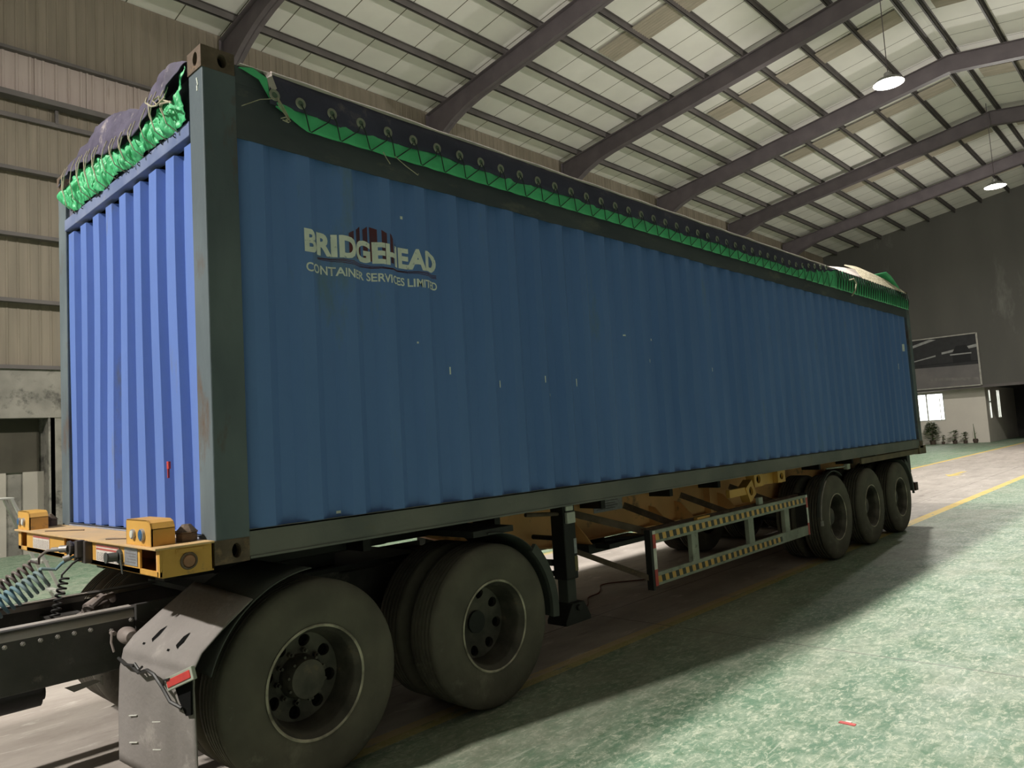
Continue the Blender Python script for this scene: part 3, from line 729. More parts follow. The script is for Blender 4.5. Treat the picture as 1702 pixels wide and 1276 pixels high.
for k in range(12):
    m = MB(); y = .32 + k * .155; zt = ft(y) + .02; zb = fb(y)
    if k % 4 != 2: m.tube([(-.055, y + .03, zt + .03), (-.08, y + .02, zt - .03), (-.088, y - .01, (zt + zb) / 2), (-.065, y - .03, zb + .02), (-.01, y - .035, zb - .015)], .0034, 5)
    m.tube([(-.06, y - .04, zt + .02), (-.08, y - .035, zt - .04), (-.09, y - .03, (zt + zb) / 2), (-.07, y - .035, zb + .02), (-.01, y - .035, zb - .015)], .003, 5)
    m.build('cord', M_rope, rp_)
m = MB(); m.tube([(-.08, .19, 2.38), (-.09, .27, 2.42), (-.10, .33, 2.41), (-.10, .40, 2.43), (-.10, .48, 2.48), (-.085, .50, 2.52)], .005, 6)
m.tube([(-.09, .25, 2.43), (-.11, .30, 2.40), (-.11, .35, 2.44), (-.10, .30, 2.45), (-.10, .28, 2.40), (-.08, .20, 2.39)], .005, 6)
m.build('knot', M_rope, rp_)
m = MB()
for k in range(11):
    y = .36 + k * .17; z = fb(y) - .012; m = MB()
    m.tube([(.03, y - .03, z + .01), (-.012, y - .03, z + .005), (-.018, y - .03, z - .008), (-.006, y - .03, z - .016)], .0035, 5)
    m.build('lashing_hook', M_black, con)

# ================================================================== WHEELS
def tyre_mb(y0, x, z=-.69, inner=False):
    m = MB(); R = .53
    prof = [(.287, y0 + .020), (.30, y0 + .012), (.34, y0 + .004), (.385, y0), (.39, y0 + .0015), (.43, y0 - .002), (.475, y0 + .004), (.505, y0 + .018), (.522, y0 + .032), (.529, y0 + .045)]
    for g in (.075, .11, .145, .18, .215):
        prof += [(R, y0 + g - .010), (R - .020, y0 + g - .008), (R - .020, y0 + g + .006), (R, y0 + g + .008)]
    prof += [(.529, y0 + .245), (.515, y0 + .262), (.49, y0 + .275), (.43, y0 + .284), (.34, y0 + .275), (.287, y0 + .262)]
    m.lathe(prof, (x, 0, z), 'y', 72); return m
def rim_mb(y0, x, z=-.69):
    m = MB()
    m.mi = 1; m.lathe([(.293, y0 + .020), (.297, y0 + .008), (.290, y0 + .004), (.282, y0 + .010)], (x, 0, z), 'y', 64)
    m.mi = 0; m.lathe([(.282, y0 + .010), (.272, y0 + .03), (.262, y0 + .042), (.255, y0 + .06), (.252, y0 + .10), (.238, y0 + .15), (.232, y0 + .185)], (x, 0, z), 'y', 64)
    # disc with hand holes
    nh = 8; m.hole_mi = 2
    for k in range(nh):
        t0 = 2 * PI * k / nh + .2; wseg = 2 * PI / nh
        def f(u, v, d, t0=t0):
            r = .232 - v; t = t0 + u / .185
            return (x + r * math.cos(t), y0 + .185 + .02 * (v / .1) + d, z + r * math.sin(t))
        m.holed(f, wseg * .185, .1, wseg * .185 / 2, .045, .034, .034, .03, n=16)
    m.lathe([(.132, y0 + .205), (.12, y0 + .208), (.001, y0 + .208)], (x, 0, z), 'y', 48)
    return m
def hub_mb(y0, x, z=-.69, big=True):
    m = MB(); out = .095 if big else .12
    m.lathe([(.150, y0 + .203), (.118, y0 + .200), (.112, y0 + out + .03), (.100, y0 + out), (.06, y0 + out - .008), (.0005, y0 + out - .010)], (x, 0, z), 'y', 40)
    for k in range(10):
        t = 2 * PI * k / 10 + .1; cx, cz = x + .137 * math.cos(t), z + .137 * math.sin(t)
        m.cyl((cx, y0 + .205, cz), (cx, y0 + .175, cz), .014, 6); m.cyl((cx, y0 + .19, cz), (cx, y0 + .155, cz), .008, 8)
        if big: m.cyl((x + .112 * math.cos(t + .3), y0 + out + .032, z + .112 * math.sin(t + .3)), (x + .112 * math.cos(t + .3), y0 + out + .012, z + .112 * math.sin(t + .3)), .008, 6)
    return m
def dual(parent, x, proto=None):
    """outer + inner tyre on both ends of an axle; tyre (part) > rim, hub (sub-parts)"""
    if proto is None:
        a = tyre_mb(.0, x).build('tyre', M_tyre, parent, org=(x, 0, -.69), smooth=True)
        r = rim_mb(.0, x).build('rim', [M_rim, M_rimlip, M_hole], a, org=(x, 0, -.69), smooth=True)
        h = hub_mb(.0, x).build('hub', M_rim, a, org=(x, 0, -.69), smooth=True)
        b = a.copy(); C.objects.link(b); b.location = Vector(a.location) + Vector((0, .335, 0)); ORG[b.name] = Vector((x, .335, -.69))
        c = b.copy(); C.objects.link(c); c.location = Vector(a.location) + Vector((0, WID - .60, 0)); ORG[c.name] = Vector((x, WID - .6, -.69))
        d = a.copy(); C.objects.link(d); d.location = Vector(a.location) + Vector((0, WID - .284, 0)); ORG[d.name] = Vector((x, WID - .284, -.69))
        ax = MB(); ax.cyl((x, .17, -.69), (x, WID - .17, -.69), .075, 16); ax.lathe([(.001, 1.05), (.12, 1.06), (.2, 1.12), (.22, 1.22), (.2, 1.32), (.12, 1.38), (.001, 1.39)], (x, 0, -.69), 'y', 24)
        ax = ax.build('axle', M_black, parent, org=(x, 0, -.69), smooth=True)
        return [a, b, c, d, ax]
    out = []
    for p in proto:
        c = p.copy(); C.objects.link(c); c.parent = parent
        wp = ORG[p.name]; np_ = Vector((x, wp.y, wp.z)); c.location = np_ - ORG[parent.name]; ORG[c.name] = np_
        for g in children(p):
            e = g.copy(); C.objects.link(e); e.parent = c
        out.append(c)
    return out

# ================================================================== TRACTOR UNIT
tr = root('tractor_unit', (.3, WID / 2, G), 'rear chassis of a black truck tractor coupled under the front of the container', 'truck')
W0 = dual(tr, .525); W1 = dual(tr, 1.87, W0)
for c_ in children(W1[0]):
    if c_.name.startswith('hub'): bpy.data.objects.remove(c_)
for w_, dy in ((W0, -.02), (W1, -.02)):
    for q_ in w_[:2]: q_.location.y += dy; ORG[q_.name].y += dy
def crail(y, s_):
    m = MB(); x0, x1 = -3.4, 2.6
    zt, zb = -.265, -.57
    m.box(x0, x1, y - .004, y + .004, zb, zt - .04)
    ys2 = sorted((y, y + s_ * .085)); m.box(x0, x1, ys2[0], ys2[1], zt - .006, zt + .004); m.box(x0, x1, ys2[0], ys2[1], zb - .004, zb + .006)
    o = m.build('frame_rail', M_chassis, tr, org=(x0, y, zb), bevel=.003)
    fl = MB(); fl.prism([(y - s_ * .006, zt - .048), (y - s_ * .001, zt - .030), (y + s_ * .010, zt - .013), (y + s_ * .028, zt + .0), (y + s_ * .05, zt + .007), (y + s_ * .085, zt + .008), (y + s_ * .085, zt + .002), (y + s_ * .03, zt - .01), (y + s_ * .006, zt - .048)], 'x', x0, -.10); fl.build('top_flange', mat('dusty_lit_flange', (.42, .38, .35), .6, col2=(.33, .30, .28)), o, smooth=True)  # dust tone lifted to carry the bright highlight along the flange
    if s_ > 0:
        b0 = None
        pts = [(-.70 + i * .076, -.335) for i in range(-6, 6)] + [(-.12, -.325), (-.06, -.33), (0, -.33), (-.22, -.36), (.06, -.33)]
        for bx, bz in pts:
            if b0 is None:
                mb = MB(); mb.cyl((bx, y - .004, bz), (bx, y - .018, bz), .011, 6); mb.cyl((bx, y - .018, bz), (bx, y - .028, bz), .006, 8)
                b0 = mb.build('bolt', M_bolt, o, org=(bx, y, bz))
            else:
                c = b0.copy(); C.objects.link(c); c.location = Vector((bx, y, bz)) - ORG[o.name]
    return o
crail(.80, 1); crail(1.645, -1)
m = MB(); m.box(-.10, 1.2, .78, .80, -.60, -.245); m.prism([(-.1, -.245), (-.1, -.33), (-.06, -.35), (.2, -.35), (.2, -.245)], 'y', .77, .79); m.build('frame_plate', M_chassis, tr, bevel=.004)
for x in (-1.6, -.25, .9, 2.5):
    m = MB(); m.box(x - .06, x + .06, .81, 1.64, -.50, -.36); m.box(x - .09, x + .09, .81, 1.64, -.36, -.35); m.build('cross_member', M_chassis, tr)
# fifth wheel
m = MB(); m.prism([(.35, -.16), (.5, -.10), (1.6, -.10), (1.75, -.14), (1.6, -.16)], 'y', .80, 1.64); m.box(.8, 1.25, .9, 1.54, -.35, -.16); m.build('fifth_wheel', M_black, tr, bevel=.01)
m = MB(); m.box(.3, 1.9, .76, 1.68, -.28, -.25); m.build('mounting_plate', M_black, tr)
# cab (ahead of the camera's left edge)
m = MB(); cabp = [(-3.15, -.30), (-3.15, 1.80), (-3.6, 1.86), (-4.7, 1.80), (-5.05, .9), (-5.25, .4), (-5.3, -.8), (-5.0, -.95), (-4.95, -.35), (-4.7, -.15), (-4.2, -.15), (-3.95, -.35), (-3.9, -.5), (-3.2, -.5)]
m.prism(cabp, 'y', .0, WID); cab = m.build('cab', mat('cab_paint', (.45, .45, .43), .4), tr, bevel=.04)
for y_ in (-.012, WID + .012):
    m = MB(); m.prism([(-3.75, .55), (-3.75, 1.45), (-4.55, 1.40), (-4.85, .75), (-4.8, .55)], 'y', y_ - .008, y_ + .008); m.build('side_window', mat('dark_glass', (.02, .025, .03), .1), cab)
m = MB(); m.add([(-5.07, .15, .92), (-5.07, WID - .15, .92), (-4.74, WID - .2, 1.74), (-4.74, .2, 1.74)], [(0, 1, 2, 3)]); m.build('windscreen', mat('dark_glass', (.02, .025, .03), .1), cab, solid=.01)
WF = dual(tr, -4.45, [W0[0], W0[3]])
# valve cluster and pipes between the rails
m = MB()
m.tube([(-.62, 1.2, -.40), (-.42, 1.2, -.37), (-.28, 1.2, -.33), (-.2, 1.2, -.30)], .014, 8); m.tube([(-.6, 1.12, -.42), (-.4, 1.15, -.38), (-.25, 1.18, -.34)], .010, 8)
m.cyl((-.24, 1.12, -.30), (-.12, 1.2, -.28), .035, 12); m.cyl((-.2, 1.26, -.30), (-.1, 1.3, -.26), .03, 12); m.box(-.22, -.14, 1.14, 1.22, -.34, -.28)
m.tube([(-.22, 1.1, -.27), (-.16, 1.12, -.235), (-.08, 1.2, -.24), (-.05, 1.28, -.28)], .018, 8)
m.build('air_valve', mat('dusty_valve', (.30, .25, .23), .6, col2=(.18, .15, .14), nscale=9), tr, smooth=True)
m = MB(); m.lathe([(.001, -.075), (.03, -.07), (.042, -.04), (.045, .0), (.04, .04), (.02, .055), (.001, .058)], (-.17, .70, -.385), 'y', 20); m.cyl((-.22, .74, -.37), (-.22, .79, -.37), .012, 8); m.tube([(-.23, .75, -.36), (-.24, .73, -.41), (-.23, .72, -.46)], .006, 6)
m.build('brake_chamber', mat('dusty_valve', (.3, .25, .23)), tr, smooth=True)
m = MB(); m.cyl((-.62, 1.42, -.74), (-.40, 1.42, -.74), .08, 16); m.cyl((-.40, 1.42, -.74), (-.38, 1.42, -.74), .05, 16)
m.build('air_tank', M_black, tr, smooth=True)
m = MB(); m.prism([(-.27, .0), (-.17, .02), (-.05, .0), (-.07, -.01), (-.25, -.012)], 'y', .82, .86)
m = MB(); m.add([(-.44, .805, -.60), (-.30, .80, -.595), (-.27, .79, -.61), (-.40, .79, -.63)], [(0, 1, 2, 3)]); m.cyl((-.27, .79, -.625), (-.27, .79, -.585), .004, 6)
m.build('rail_bracket', M_plastic, tr, solid=.004)
# front fender of the first wheel
fd = MB()
def fprof(t, w):  # t 0..1 along profile (x,z) at inner (w=1, y=.62) / outer (w=0)
    ins = [(.16, -.155), (-.03, -.28), (-.165, -.375), (-.215, -.43), (-.235, -.52), (-.245, -.72), (-.245, -.98)]
    outs = [(.16, -.185), (.0, -.30), (-.10, -.385), (-.135, -.445), (-.14, -.54), (-.135, -.74), (-.13, -1.02)]
    f = t * 6; i = min(5, int(f)); g = f - i
    a = [ins[i][k] * (1 - g) + ins[i + 1][k] * g for k in (0, 1)]; b = [outs[i][k] * (1 - g) + outs[i + 1][k] * g for k in (0, 1)]
    return (a[0] * w + b[0] * (1 - w), a[1] * w + b[1] * (1 - w))
def fend(u, v):
    x, z = fprof(v, u); y = -.045 + .665 * u
    x += .012 * math.exp(-((u - .25) ** 2) / .004) * (1 if v > .1 else 0)   # groove along the fender
    x -= .012 * math.sin(u * PI) * (v > .6)
    return (x, y, z)
fd.grid(fend, 24, 36)
fo = fd.build('fender', M_plastic, tr, smooth=True, solid=.006)
m = MB()   # side lip around the wheel
R_ = .60
for y0, y1, r0, r1 in ((-.045, .60, .60, .606),):
    n = 20; vs = []; fs = []
    for i in range(n + 1):
        t = math.radians(92 + 70 * i / n)
        for (r, y) in ((r0, y0), (r1, y0), (r1, y1), (r0, y1)): vs.append((.515 + r * math.cos(t), y, -.69 + r * math.sin(t)))
    for i in range(n):
        for k in range(4): fs.append((i * 4 + k, i * 4 + (k + 1) % 4, (i + 1) * 4 + (k + 1) % 4, (i + 1) * 4 + k))
    m.add(vs, fs)
m.build('fender', M_darkplastic, tr, smooth=True)
def fpt(y, t, off=.005):
    x, z = fprof(t, (y + .045) / .665); return (x - off * .6, y, z + off)
for y in (.16, .40):
    m = MB(); m.add([fpt(y + .015, .235), fpt(y + .035, .27), fpt(y + .03, .33), fpt(y + .005, .36), fpt(y, .30)], [(0, 1, 2, 3, 4)]); m.build('fender_slot', M_hole, fo)
    m = MB(); m.add([fpt(y + .06, .385), fpt(y + .08, .385), fpt(y + .08, .41), fpt(y + .06, .41)], [(0, 1, 2, 3)]); m.build('fender_slot', M_hole, fo)
for z in (-.73, -.86):
    for y in (.42, .22):
        m = MB(); xx_ = -.245 + .115 * (1 - (y + .035) / .62) - .014; m.bar((xx_, y, z + .008), (xx_ - .012, y + .07, z - .004), .006, .004); m.build('staple', M_wtape, fo)
m = MB(); m.add([(-.172, .09, -.53), (-.166, .05, -.60), (-.158, .0, -.66), (-.152, -.042, -.65), (-.152, -.046, -.50), (-.158, .0, -.475)], [(0, 1, 2, 3, 4, 5)])
m.build('torn_opening', M_hole, fo, solid=.01)
m = MB(); m.box(-.215, -.20, -.16, .10, 0, .05); 
rf = MB(); p0 = Vector((-.20, .10, -.525)); p1 = Vector((-.17, -.12, -.44))
rf.bar(p0, p1, .02, .060, up=(0, 0, 1)); rf.mi = 1
d_ = (p1 - p0).normalized(); rf.bar(p0 + d_ * .015 + Vector((-.008, 0, 0)), p1 - d_ * .015 + Vector((-.008, 0, 0)), .012, .036)
rf.build('side_reflector', [M_guard, M_red], tr, bevel=.003)
m = MB(); m.tube([(-.245, .61, -.47), (-.25, .5, -.485), (-.25, .42, -.475), (-.245, .34, -.50), (-.235, .26, -.475), (-.225, .2, -.49), (-.215, .13, -.54), (-.20, .08, -.60), (-.18, .0, -.62)], .008, 6)
m.tube([(-.25, .40, -.475), (-.255, .36, -.455), (-.25, .32, -.48), (-.25, .28, -.46)], .006, 6); m.tube([(-.21, .13, -.53), (-.22, .10, -.5), (-.21, .06, -.49)], .005, 6)
m.build('cable', M_cable, tr, smooth=True)
# rear fender strap of the second wheel
m = MB()
def arc(m, cx, cz, r0, r1, a0, a1, y0, y1, n=24):
    vs = []; fs = []
    for i in range(n + 1):
        t = math.radians(a0 + (a1 - a0) * i / n)
        for (r, y) in ((r0, y0), (r1, y0), (r1, y1), (r0, y1)): vs.append((cx + r * math.cos(t), y, cz + r * math.sin(t)))
    for i in range(n):
        for k in range(4): fs.append((i * 4 + k, i * 4 + (k + 1) % 4, (i + 1) * 4 + (k + 1) % 4, (i + 1) * 4 + k))
    fs += [(0, 1, 2, 3), (n * 4, n * 4 + 1, n * 4 + 2, n * 4 + 3)]; m.add(vs, fs)
arc(m, 1.86, -.69, .60, .605, 92, -6, -.02, .60); arc(m, 1.86, -.69, .575, .64, 48, -6, -.03, .0)
m.build('fender', M_darkplastic, tr, smooth=True)
m = MB(); m.box(1.72, 2.1, .0, .6, -.10, -.06); m.build('fender_bracket', M_black, tr)
m = MB(); m.box(2.45, 2.55, .9, 1.55, -.55, -.35); m.tube([(2.45, .5, -.42), (2.75, .7, -.50), (2.9, .9, -.52)], .02, 8); m.build('tail_bracket', M_black, tr)

# ================================================================== SEMI TRAILER
tl = root('semi_trailer', (7., WID / 2, G), 'yellow skeletal semi trailer with three axles carrying the blue container', 'trailer')
for x in (8.12, 9.45, 10.78):
    for q_ in dual(tl, x, W0)[:2]: q_.location.y += .02; ORG[q_.name].y += .02
for y0 in (.70, 1.66):
    m = MB()
    bot = [(.0, -.13), (1.7, -.13), (2.0, -.15), (2.35, -.20), (2.65, -.29), (2.9, -.37), (3.2, -.42), (7.9, -.44), (8.2, -.36), (11.9, -.34)]
    top = -.045
    for (xa, za), (xb, zb) in zip(bot, bot[1:]):
        if xa < 2.0: continue
        m.prism([(xa, top), (xb, top), (xb, zb), (xa, za)], 'y', y0 - .005, y0 + .005)
        m.prism([(xa, za), (xb, zb), (xb, zb + .012), (xa, za + .012)], 'y', y0 - .07, y0 + .07)
    m.box(2.0, 11.9, y0 - .07, y0 + .07, top - .01, top)
    o = m.build('main_beam', M_yelbeam, tl)
    m = MB(); m.box(0, 2.0, y0 - .06, y0 + .06, -.13, -.045); m.build('gooseneck', M_black, tl, bevel=.004)  # front stretch of the beam coloured black for the shade underneath
# gusset web outboard of the beam and cross members
m = MB(); m.box(3.42, 3.50, .62, .70, -.42, -.06); m.box(5.98, 6.04, .62, .70, -.42, -.06); m.build('beam_stiffener', M_yelbeam, tl)
for x in (1.2, 2.4, 3.75, 4.9, 5.9, 7.2, 8.8, 10.1, 11.2):
    m = MB(); m.box(x - .03, x + .03, .45, WID - .45, -.13, -.05); m.build('cross_member', M_black, tl)
for x in (3.55, 4.85, 5.35, 6.3):
    m = MB(); m.prism([(.70, -.22), (.70, -.42), (.45, -.42), (.50, -.36), (.62, -.24)], 'x', x - .006, x + .006); m.build('outrigger', M_yelbeam, tl)
m = MB()
for a in (0, .15, .30): pass
m.box(3.92, 4.38, .688, .694, -.20, -.08); pl = m.build('id_plate', M_plate, tl)
m = MB()
for k in range(4): m.box(3.96, 4.3 - .05 * (k % 2), .684, .689, -.105 - k * .024, -.098 - k * .024)
m.build('plate_text', M_labelink, tl)
# twistlock brackets in yellow with oval holes
def brk(x, y, z, w, h, rot=0.):
    m = MB(); m.hole_mi = 1; c, s_ = math.cos(rot), math.sin(rot)
    def f(u, v, d): u2, v2 = u - w / 2, v - h / 2; return (x + u2 * c - v2 * s_, y + d, z + u2 * s_ + v2 * c)
    m.holed(f, w, h, w / 2, h / 2, w * .25, h * .28, .03)
    for a, b in (((0, 0), (w, 0)), ((w, 0), (w, h)), ((w, h), (0, h)), ((0, h), (0, 0))):
        m.add([f(*a, 0), f(*b, 0), f(*b, .10), f(*a, .10)], [(0, 1, 2, 3)])
    m.build('twistlock_bracket', [M_yel, M_hole], tl)
brk(6.14, .10, -.06, .20, .16); brk(5.92, .09, -.17, .17, .18, .5); brk(6.74, .10, -.07, .20, .14)
m = MB(); m.box(5.45, 5.86, .10, .14, -.20, -.12); m.build('bracket_arm', M_yel, tl)
m = MB(); m.box(6.24, 6.66, .16, .2, -.14, -.02); m.build('bracket_arm', M_yel, tl)
m = MB(); m.box(6.02, 6.12, .06, .1, -.33, -.25); m.build('marker_lamp', M_guard, tl, bevel=.006)
m = MB(); m.box(8.55, 8.66, -.01, .04, -.12, -.05); m.tube([(8.1, .1, -.08), (8.55, .03, -.08)], .012, 6); m.build('marker_lamp', M_guard, tl, bevel=.005)
m = MB(); m.box(4.68, 4.92, .05, .09, -.37, -.31); m.build('bracket_arm', M_yel, tl)
# front bolster
m = MB()
y1 = WID + .01
m.box(-.285, -.005, -.006, y1 + .006, .112, .122)                                   # top plate
dk = m.build('front_bolster_top', M_yeltop, tl, bevel=.002)
m = MB()
m.box(-.262, -.252, 0, y1, -.012, .012)
for a, b in ((2.38, y1), (1.43, 2.24), (.245, 1.06), (0, .035)): m.box(-.262, -.252, a, b, -.012, .112)
m.box(-.255, -.01, 0, .008, -.012, .112); m.box(-.255, -.01, y1 - .008, y1, -.012, .112); m.box(-.255, -.01, 0, y1, -.018, -.010); m.box(-.02, -.01, 0, y1, -.012, .112)
m.box(-.264, -.262, .0, .018, -.012, .112)
m.build('front_bolster', M_yel, tl, bevel=.002)
m = MB(); m.box(-.26, -.20, .036, .05, -.008, .11); m.box(-.25, -.12, 1.08, 1.4, .0, .02); m.build('bolster_rib', M_yelbeam, tl)
m = MB(); m.bar((-.24, 1.9, .124), (-.10, 1.62, .124), .008, .008); m.bar((-.24, .78, .124), (-.10, .52, .124), .008, .008); m.build('weld_bead', M_cast, tl)
for (a, b) in ((.10, .42), (2.18, 2.46)):
    m = MB(); yb = a; 
    prof = [(a, .122), (b, .122), (b, .235), (b - .01, .245), (a + .05, .245), (a + .015, .232), (a, .205)]
    m.prism(prof, 'x', -.262, -.252); 
    for (ya, za), (yb_, zb) in zip(prof[2:], prof[3:] + prof[:1]):
        if (yb_, zb) == prof[0]: break
        m.prism([(ya, za), (yb_, zb), (yb_ , zb - .006), (ya, za - .006)], 'x', -.262, -.15)
    m.box(-.262, -.15, a, a + .006, .122, .205)
    m.box(-.262, -.15, b - .006, b, .122, .235)
    m.build('connector_bracket', M_yel, tl, bevel=.002)
for y, r, mt in ((.20, .030, M_blueconn), (.315, .024, M_wtape), (2.30, .026, M_wtape), (2.40, .026, M_blueconn)):
    m = MB(); m.lathe([(.0005, -.018), (r * .75, -.016), (r * .8, -.008)], (-.262, y, .175), 'x', 24); m.mi = 1; m.lathe([(r * .8, -.008), (r * .85, -.014), (r, -.012), (r, .0)], (-.262, y, .175), 'x', 24)
    m.build('connector', [mt, M_plate], tl, smooth=True)
def tlock(x, y):
    m = MB(); m.cyl((x, y, .122), (x, y, .165), .052, 8); m.cyl((x, y, .165), (x, y, .172), .056, 8); m.cyl((x, y, .172), (x, y, .205), .052, 8, .022)
    m.build('twistlock', M_cast, tl, bevel=.004)
tlock(-.075, .15); tlock(-.09, 2.40)
m = MB(); m.lathe([(.0005, -.010), (.026, -.009), (.03, -.004)], (-.13, 0, .045), 'y', 28); m.mi = 1; m.lathe([(.03, -.004), (.033, -.010), (.040, -.008), (.042, .0)], (-.13, 0, .045), 'y', 28)
m.build('side_lamp', [M_amber, M_cast], tl, smooth=True)
m = MB(); m.box(-.19, -.05, -.004, .0, .085, .105); m.cyl((-.18, -.003, .095), (-.18, -.008, .095), .004, 6); m.cyl((-.06, -.003, .095), (-.06, -.008, .095), .004, 6); m.build('lamp_bracket', M_yel, tl)
def label(ya, yb, za, zb, rows, red=1):
    m = MB(); m.box(-.2655, -.262, ya, yb, za, zb)
    m.mi = 1; h = zb - za
    for k in range(red): m.box(-.2662, -.2654, ya + .005, yb - .005, zb - .012 - k * .017, zb - .002 - k * .017)
    m.mi = 2; random.seed(int(ya * 100))
    for k in range(rows):
        z = zb - red * .017 - .008 - k * (h - red * .017 - .01) / rows; y = yb - .012
        while y > ya + .02:
            w_ = random.uniform(.012, .04); m.box(-.2660, -.2654, max(ya + .008, y - w_), y, z - .0028, z); y -= w_ + .008
    m.build('warning_label', [M_label, M_labelred, M_labelink], tl)
label(1.72, 2.08, .015, .095, 7, 1); label(.52, .86, .012, .10, 7, 2)
m = MB(); m.box(-.2655, -.262, .27, .44, .02, .105); m.mi = 1
for k in range(5): m.box(-.2662, -.2655, .29, .42 - .02 * (k % 3), .034 + k * .014, .038 + k * .014)
m.build('id_plate', [M_plate, M_labelink], tl)
# suzi sockets on the bolster
m = MB()
m.box(-.30, -.262, .93, .99, -.005, .115); m.cyl((-.262, 1.06, .075), (-.33, 1.06, .075), .035, 16); m.cyl((-.262, 1.03, .03), (-.32, 1.04, .03), .03, 16); m.box(-.33, -.29, .96, 1.0, .03, .12)
m.cyl((-.33, 1.06, .075), (-.345, 1.06, .075), .042, 16)
m.build('gladhand_socket', mat('socket_dark', (.10, .085, .08), .5, .3, nscale=12), tl, bevel=.003)
m = MB(); m.cyl((-.262, .50, .055), (-.275, .50, .055), .036, 16); m.cyl((-.275, .50, .055), (-.325, .515, .055), .023, 16); m.cyl((-.325, .515, .055), (-.33, .515, .055), .028, 16); m.prism([(-.272, .04), (-.278, .04), (-.270, -.03), (-.266, -.03)], 'y', .455, .475)
m.build('electric_socket', mat('socket_grey', (.09, .095, .09), .5, .2, nscale=12), tl, bevel=.003)
# landing legs
for y, s_ in ((.35, 1), (WID - .35, -1)):
    m = MB(); m.box(2.98, 3.13, y - .07, y + .07, -.62, -.02); lg = m.build('landing_leg', M_black, tl, bevel=.01)
    m = MB(); m.box(3.0, 3.11, y - .052, y + .052, -.86, -.60); m.build('inner_leg', M_darkplastic, lg, bevel=.008)
    m = MB(); m.prism([(2.90, -.96), (3.22, -.96), (3.22, -.93), (3.14, -.80), (2.99, -.80), (2.90, -.93)], 'y', y - .10, y + .10); m.cyl((3.06, y - .12, -.84), (3.06, y + .12, -.84), .025, 10); m.build('foot', M_black, lg, bevel=.006)
    if s_ > 0:
        m = MB(); m.box(2.995, 3.10, y - .10, y - .07, -.17, -.08); m.box(3.0, 3.09, y - .09, y - .07, -.07, -.03); m.build('marker_lamp', M_wtape, lg, bevel=.006)
        m = MB(); m.box(3.09, 3.125, y - .073, y - .070, -.42, -.30); m.mi = 1; m.box(3.09, 3.128, y - .073, y - .070, -.56, -.44); m.build('sticker', [M_plate, mat('amber_sticker', (.3, .24, .1), .5)], lg)
        m = MB(); m.bar((3.14, y + .02, -.60), (3.30, y + .1, -.35), .025, .025); m.tube([(2.62, .36, -.06), (2.98, .34, -.09)], .016, 8); m.build('leg_brace', M_cast, lg)
m = MB(); m.bar((3.06, .42, -.5), (2.5, .7, -.40), .03, .05); m.bar((3.05, .42, -.58), (2.55, .8, -.55), .03, .04); m.cyl((3.06, .42, -.3), (3.06, WID - .42, -.3), .02, 8); m.build('leg_cross_brace', M_black, tl)
# brackets between the beam and the side guard
m = MB(); m.bar((3.45, .60, -.14), (3.98, .12, -.36), .04, .06); m.bar((3.30, .62, -.40), (3.86, .06, -.74), .03, .045); m.box(3.9, 7.2, .12, .16, -.36, -.32); m.build('guard_strut', M_cast, tl)
for x in (4.55, 5.6, 6.7):
    m = MB(); m.bar((x - .25, .62, -.16), (x, .10, -.40), .02, .06); m.build('guard_strut', M_cast, tl)
m = MB(); m.box(3.5, 3.95, .45, .75, -.50, -.42); m.box(3.6, 4.3, .3, .6, -.46, -.42); m.cyl((3.65, .4, -.40), (4.3, .3, -.44), .02, 8); m.build('valve_box', M_black, tl)
# side guard
def guard(y, s_):
    gd = MB(); ya, yb = sorted((y, y + s_ * .03))
    X0, X1 = 3.86, 7.22
    gd.box(X0, X1, ya, yb, -.44, -.33); gd.box(X0, X1, ya, yb, -.80, -.69)
    for x in (4.52, 5.68, 6.58): gd.box(x, x + .12, ya + .004, yb + .02, -.70, -.43)
    o = gd.build('side_guard', M_guard, tl, bevel=.003)
    yo = y - s_ * .002
    for z0, xe, sl in ((-.415, X1 - .02, .03), (-.775, X1 - .75, .03)):
        x = X0 + .05; k = 0; m = MB()
        while x < xe - .05:
            m.mi = k % 2; a, b = sorted((yo, yo - s_ * .002))
            m.add([(x, yo - s_ * .001, z0), (x + .058, yo - s_ * .001, z0), (x + .058 - .012, yo - s_ * .001, z0 + .055), (x - .012, yo - s_ * .001, z0 + .055)], [(0, 1, 2, 3)])
            x += .058; k += 1
        m.build('hazard_tape', [M_ytape, M_ktape], o)
    m = MB(); m.box(X0 - .035, X0, ya, yb + .03, -.83, -.32); m.build('end_post', M_black, o); m = MB(); m.box(X1, X1 + .02, ya, yb + .12, -.81, -.31); m.build('end_post', M_black, o)
    a, b = sorted((y - s_ * .003, y))
    for xx in (X0, X1 - .03):
        m = MB()
        for k, (za, zb) in enumerate(((-.36, -.33), (-.48, -.36), (-.66, -.48), (-.80, -.66))):
            m.mi = 1 - (k % 2); m.mi = (0 if k in (1, 3) else 1)
            m.box(xx, xx + .045, a, b, za, zb)
        m.build('reflective_tape', [M_red, M_wtape], o)
guard(.03, 1); guard(WID - .03, -1)
